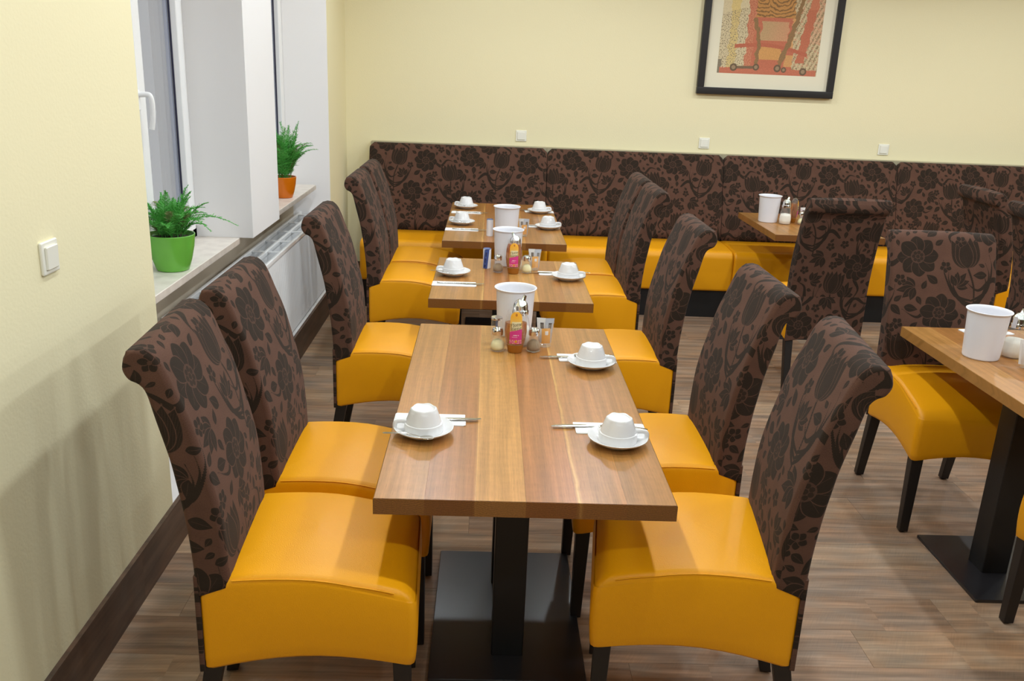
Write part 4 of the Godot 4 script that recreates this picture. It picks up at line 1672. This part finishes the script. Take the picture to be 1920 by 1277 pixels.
	placed.call(copy_of(tum0, "glass_tumbler", Vector3.ZERO, 0), 0.238, -4.20, 0.0, "glass tumbler of sachets on the two-setting table", "tumbler", "sachet tumblers")
	placed.call(copy_of(tum0, "glass_tumbler", Vector3.ZERO, 0), 0.215, -5.07, 0.0, "glass tumbler of sachets on the four-setting table", "tumbler", "sachet tumblers")
	placed.call(copy_of(tum0, "glass_tumbler", Vector3.ZERO, 0), 1.925, -2.90, 0.0, "glass tumbler of sachets on the cropped table", "tumbler", "sachet tumblers")
	placed.call(copy_of(tum0, "glass_tumbler", Vector3.ZERO, 0), 2.165, -5.93, 0.0, "glass tumbler of sachets on the small table below the picture", "tumbler", "sachet tumblers")
	for q in [[0.219, -2.985, "three-setting"], [0.238, -4.20, "two-setting"], [0.215, -5.07, "four-setting"], [1.925, -2.90, "cropped"], [2.165, -5.93, "small"]]:
		sachet(Vector3(q[0] + 0.008, T + 0.011, q[1] - 0.004), 0.5, -0.10, M.sachet_grey, M.sachet_dark, "grey sugar sachet leaning in the tumbler on the %s table" % q[2])
		sachet(Vector3(q[0] - 0.007, T + 0.011, q[1] - 0.007), -0.5, 0.10, M.sachet_white, M.sachet_dark, "white sugar sachet leaning in the tumbler on the %s table" % q[2])
		sachet(Vector3(q[0] + 0.003, T + 0.0125, q[1] + 0.011), 0.2, 0.02, M.sachet_orange, M.sachet_white, "orange sachet in the tumbler on the %s table" % q[2])
	# clear tube with chrome lid on the long table; printed cans on the other two
	var tube := thing("sweetener_dispenser", Vector3(0.046, T, -2.99))
	tag(tube, "clear tube dispenser with chrome lid behind the salt shaker", "dispenser")
	var tg := MB.new()
	tg.lathe([[0, 0.001], [0.0185, 0.0], [0.0195, 0.002], [0.0195, 0.094]], 28)
	obj("glass", tg, M.glass, tube)
	var tc := MB.new()
	tc.lathe([[0.0195, 0.092], [0.0205, 0.092], [0.0205, 0.099], [0.019, 0.101], [0.0, 0.0985]], 28)
	obj("lid", tc, M.chrome, tube)
	var tt := MB.new()
	tt.lathe([[0.0, 0.06], [0.0045, 0.061], [0.0035, 0.075], [0.006, 0.09], [0.010, 0.096], [0, 0.0965]], 16)
	obj("funnel", tt, M.can_top, tube)
	for q in [[0.006, -4.205, 2.6, "blue and white printed sweetener can on the two-setting table"], [0.018, -5.045, 0.8, "pale sweetener can beside the bin on the four-setting table"]]:
		var cn := thing("sweetener_can", Vector3(q[0], T, q[1]), q[2])
		tag(cn, q[3], "can", "sweetener cans")
		var cb := MB.new()
		cb.lathe([[0.0185, 0.0], [0.0195, 0.001], [0.0195, 0.094], [0.0188, 0.0955]], 32)
		obj("body", cb, M.can, cn)
		var ct := MB.new()
		ct.lathe([[0.0186, 0.0945], [0.0188, 0.097], [0.017, 0.098], [0.0165, 0.0965], [0, 0.096]], 32)
		obj("lid", ct, M.can_top, cn)

	# ---------------- on the walls and the sills
	var pic := thing("framed_picture", Vector3(2.055, 1.548, ZW))
	tag(pic, "black-framed red and ochre print of long legs on wheels, hung above the bench", "picture")
	var W := 1.03
	var H := 1.24
	var fw := 0.05
	for q in [[Vector3(0, fw / 2, 0.02), Vector3(W, fw, 0.04)], [Vector3(0, H - fw / 2, 0.02), Vector3(W, fw, 0.04)], [Vector3(-W / 2 + fw / 2, H / 2, 0.02), Vector3(fw, H - 2 * fw, 0.04)], [Vector3(W / 2 - fw / 2, H / 2, 0.02), Vector3(fw, H - 2 * fw, 0.04)]]:
		var m := MB.new()
		m.rbox(q[0], q[1], 0.001, 0.003, 1, 1)
		obj("moulding", m, M.frame, pic)
	var mb := MB.new()
	mb.rbox(Vector3(0, H / 2, 0.012), Vector3(W - 2 * fw + 0.01, H - 2 * fw + 0.01, 0.006), 0, 0, 0)
	obj("mount_board", mb, M.mat_board, pic)
	var ar := MB.new()
	var aw := 0.375
	var ab := 0.155
	var ah := 1.0
	ar.grid([PackedVector3Array([Vector3(-aw, ab, 0.0155), Vector3(aw, ab, 0.0155)]), PackedVector3Array([Vector3(-aw, ab + ah, 0.0155), Vector3(aw, ab + ah, 0.0155)])], false, [PackedVector2Array([Vector2(0, 1), Vector2(1, 1)]), PackedVector2Array([Vector2(0, 0), Vector2(1, 0)])], 0)
	obj("print", ar, M.art, pic)
	wall_plate(Vector3(0.240, 1.186, ZW), 0.0, 0, "white wall socket cover closest to the window wall")
	wall_plate(Vector3(1.643, 1.184, ZW), 0.0, 0, "white wall socket cover below the framed picture's corner")
	wall_plate(Vector3(3.036, 1.188, ZW), 0.0, 0, "white wall socket cover on the bare wall past the framed picture")
	wall_plate(Vector3(XW, 1.205, -2.162), PI / 2, 1, "white rocker switch on the cream side wall")
	fern("potted_fern", Vector3(-1.222, 0.885, -3.40), 0.090, 0.142, M.pot_green, 54, 0.23, 101, 0.026, 1.0, "spiky fern in a bright green pot on the window sill")
	fern("potted_fern", Vector3(-1.225, 0.885, -5.34), 0.076, 0.125, M.pot_orange, 70, 0.36, 301, 0.042, 0.55, "bushy fern in an orange pot on the window sill")
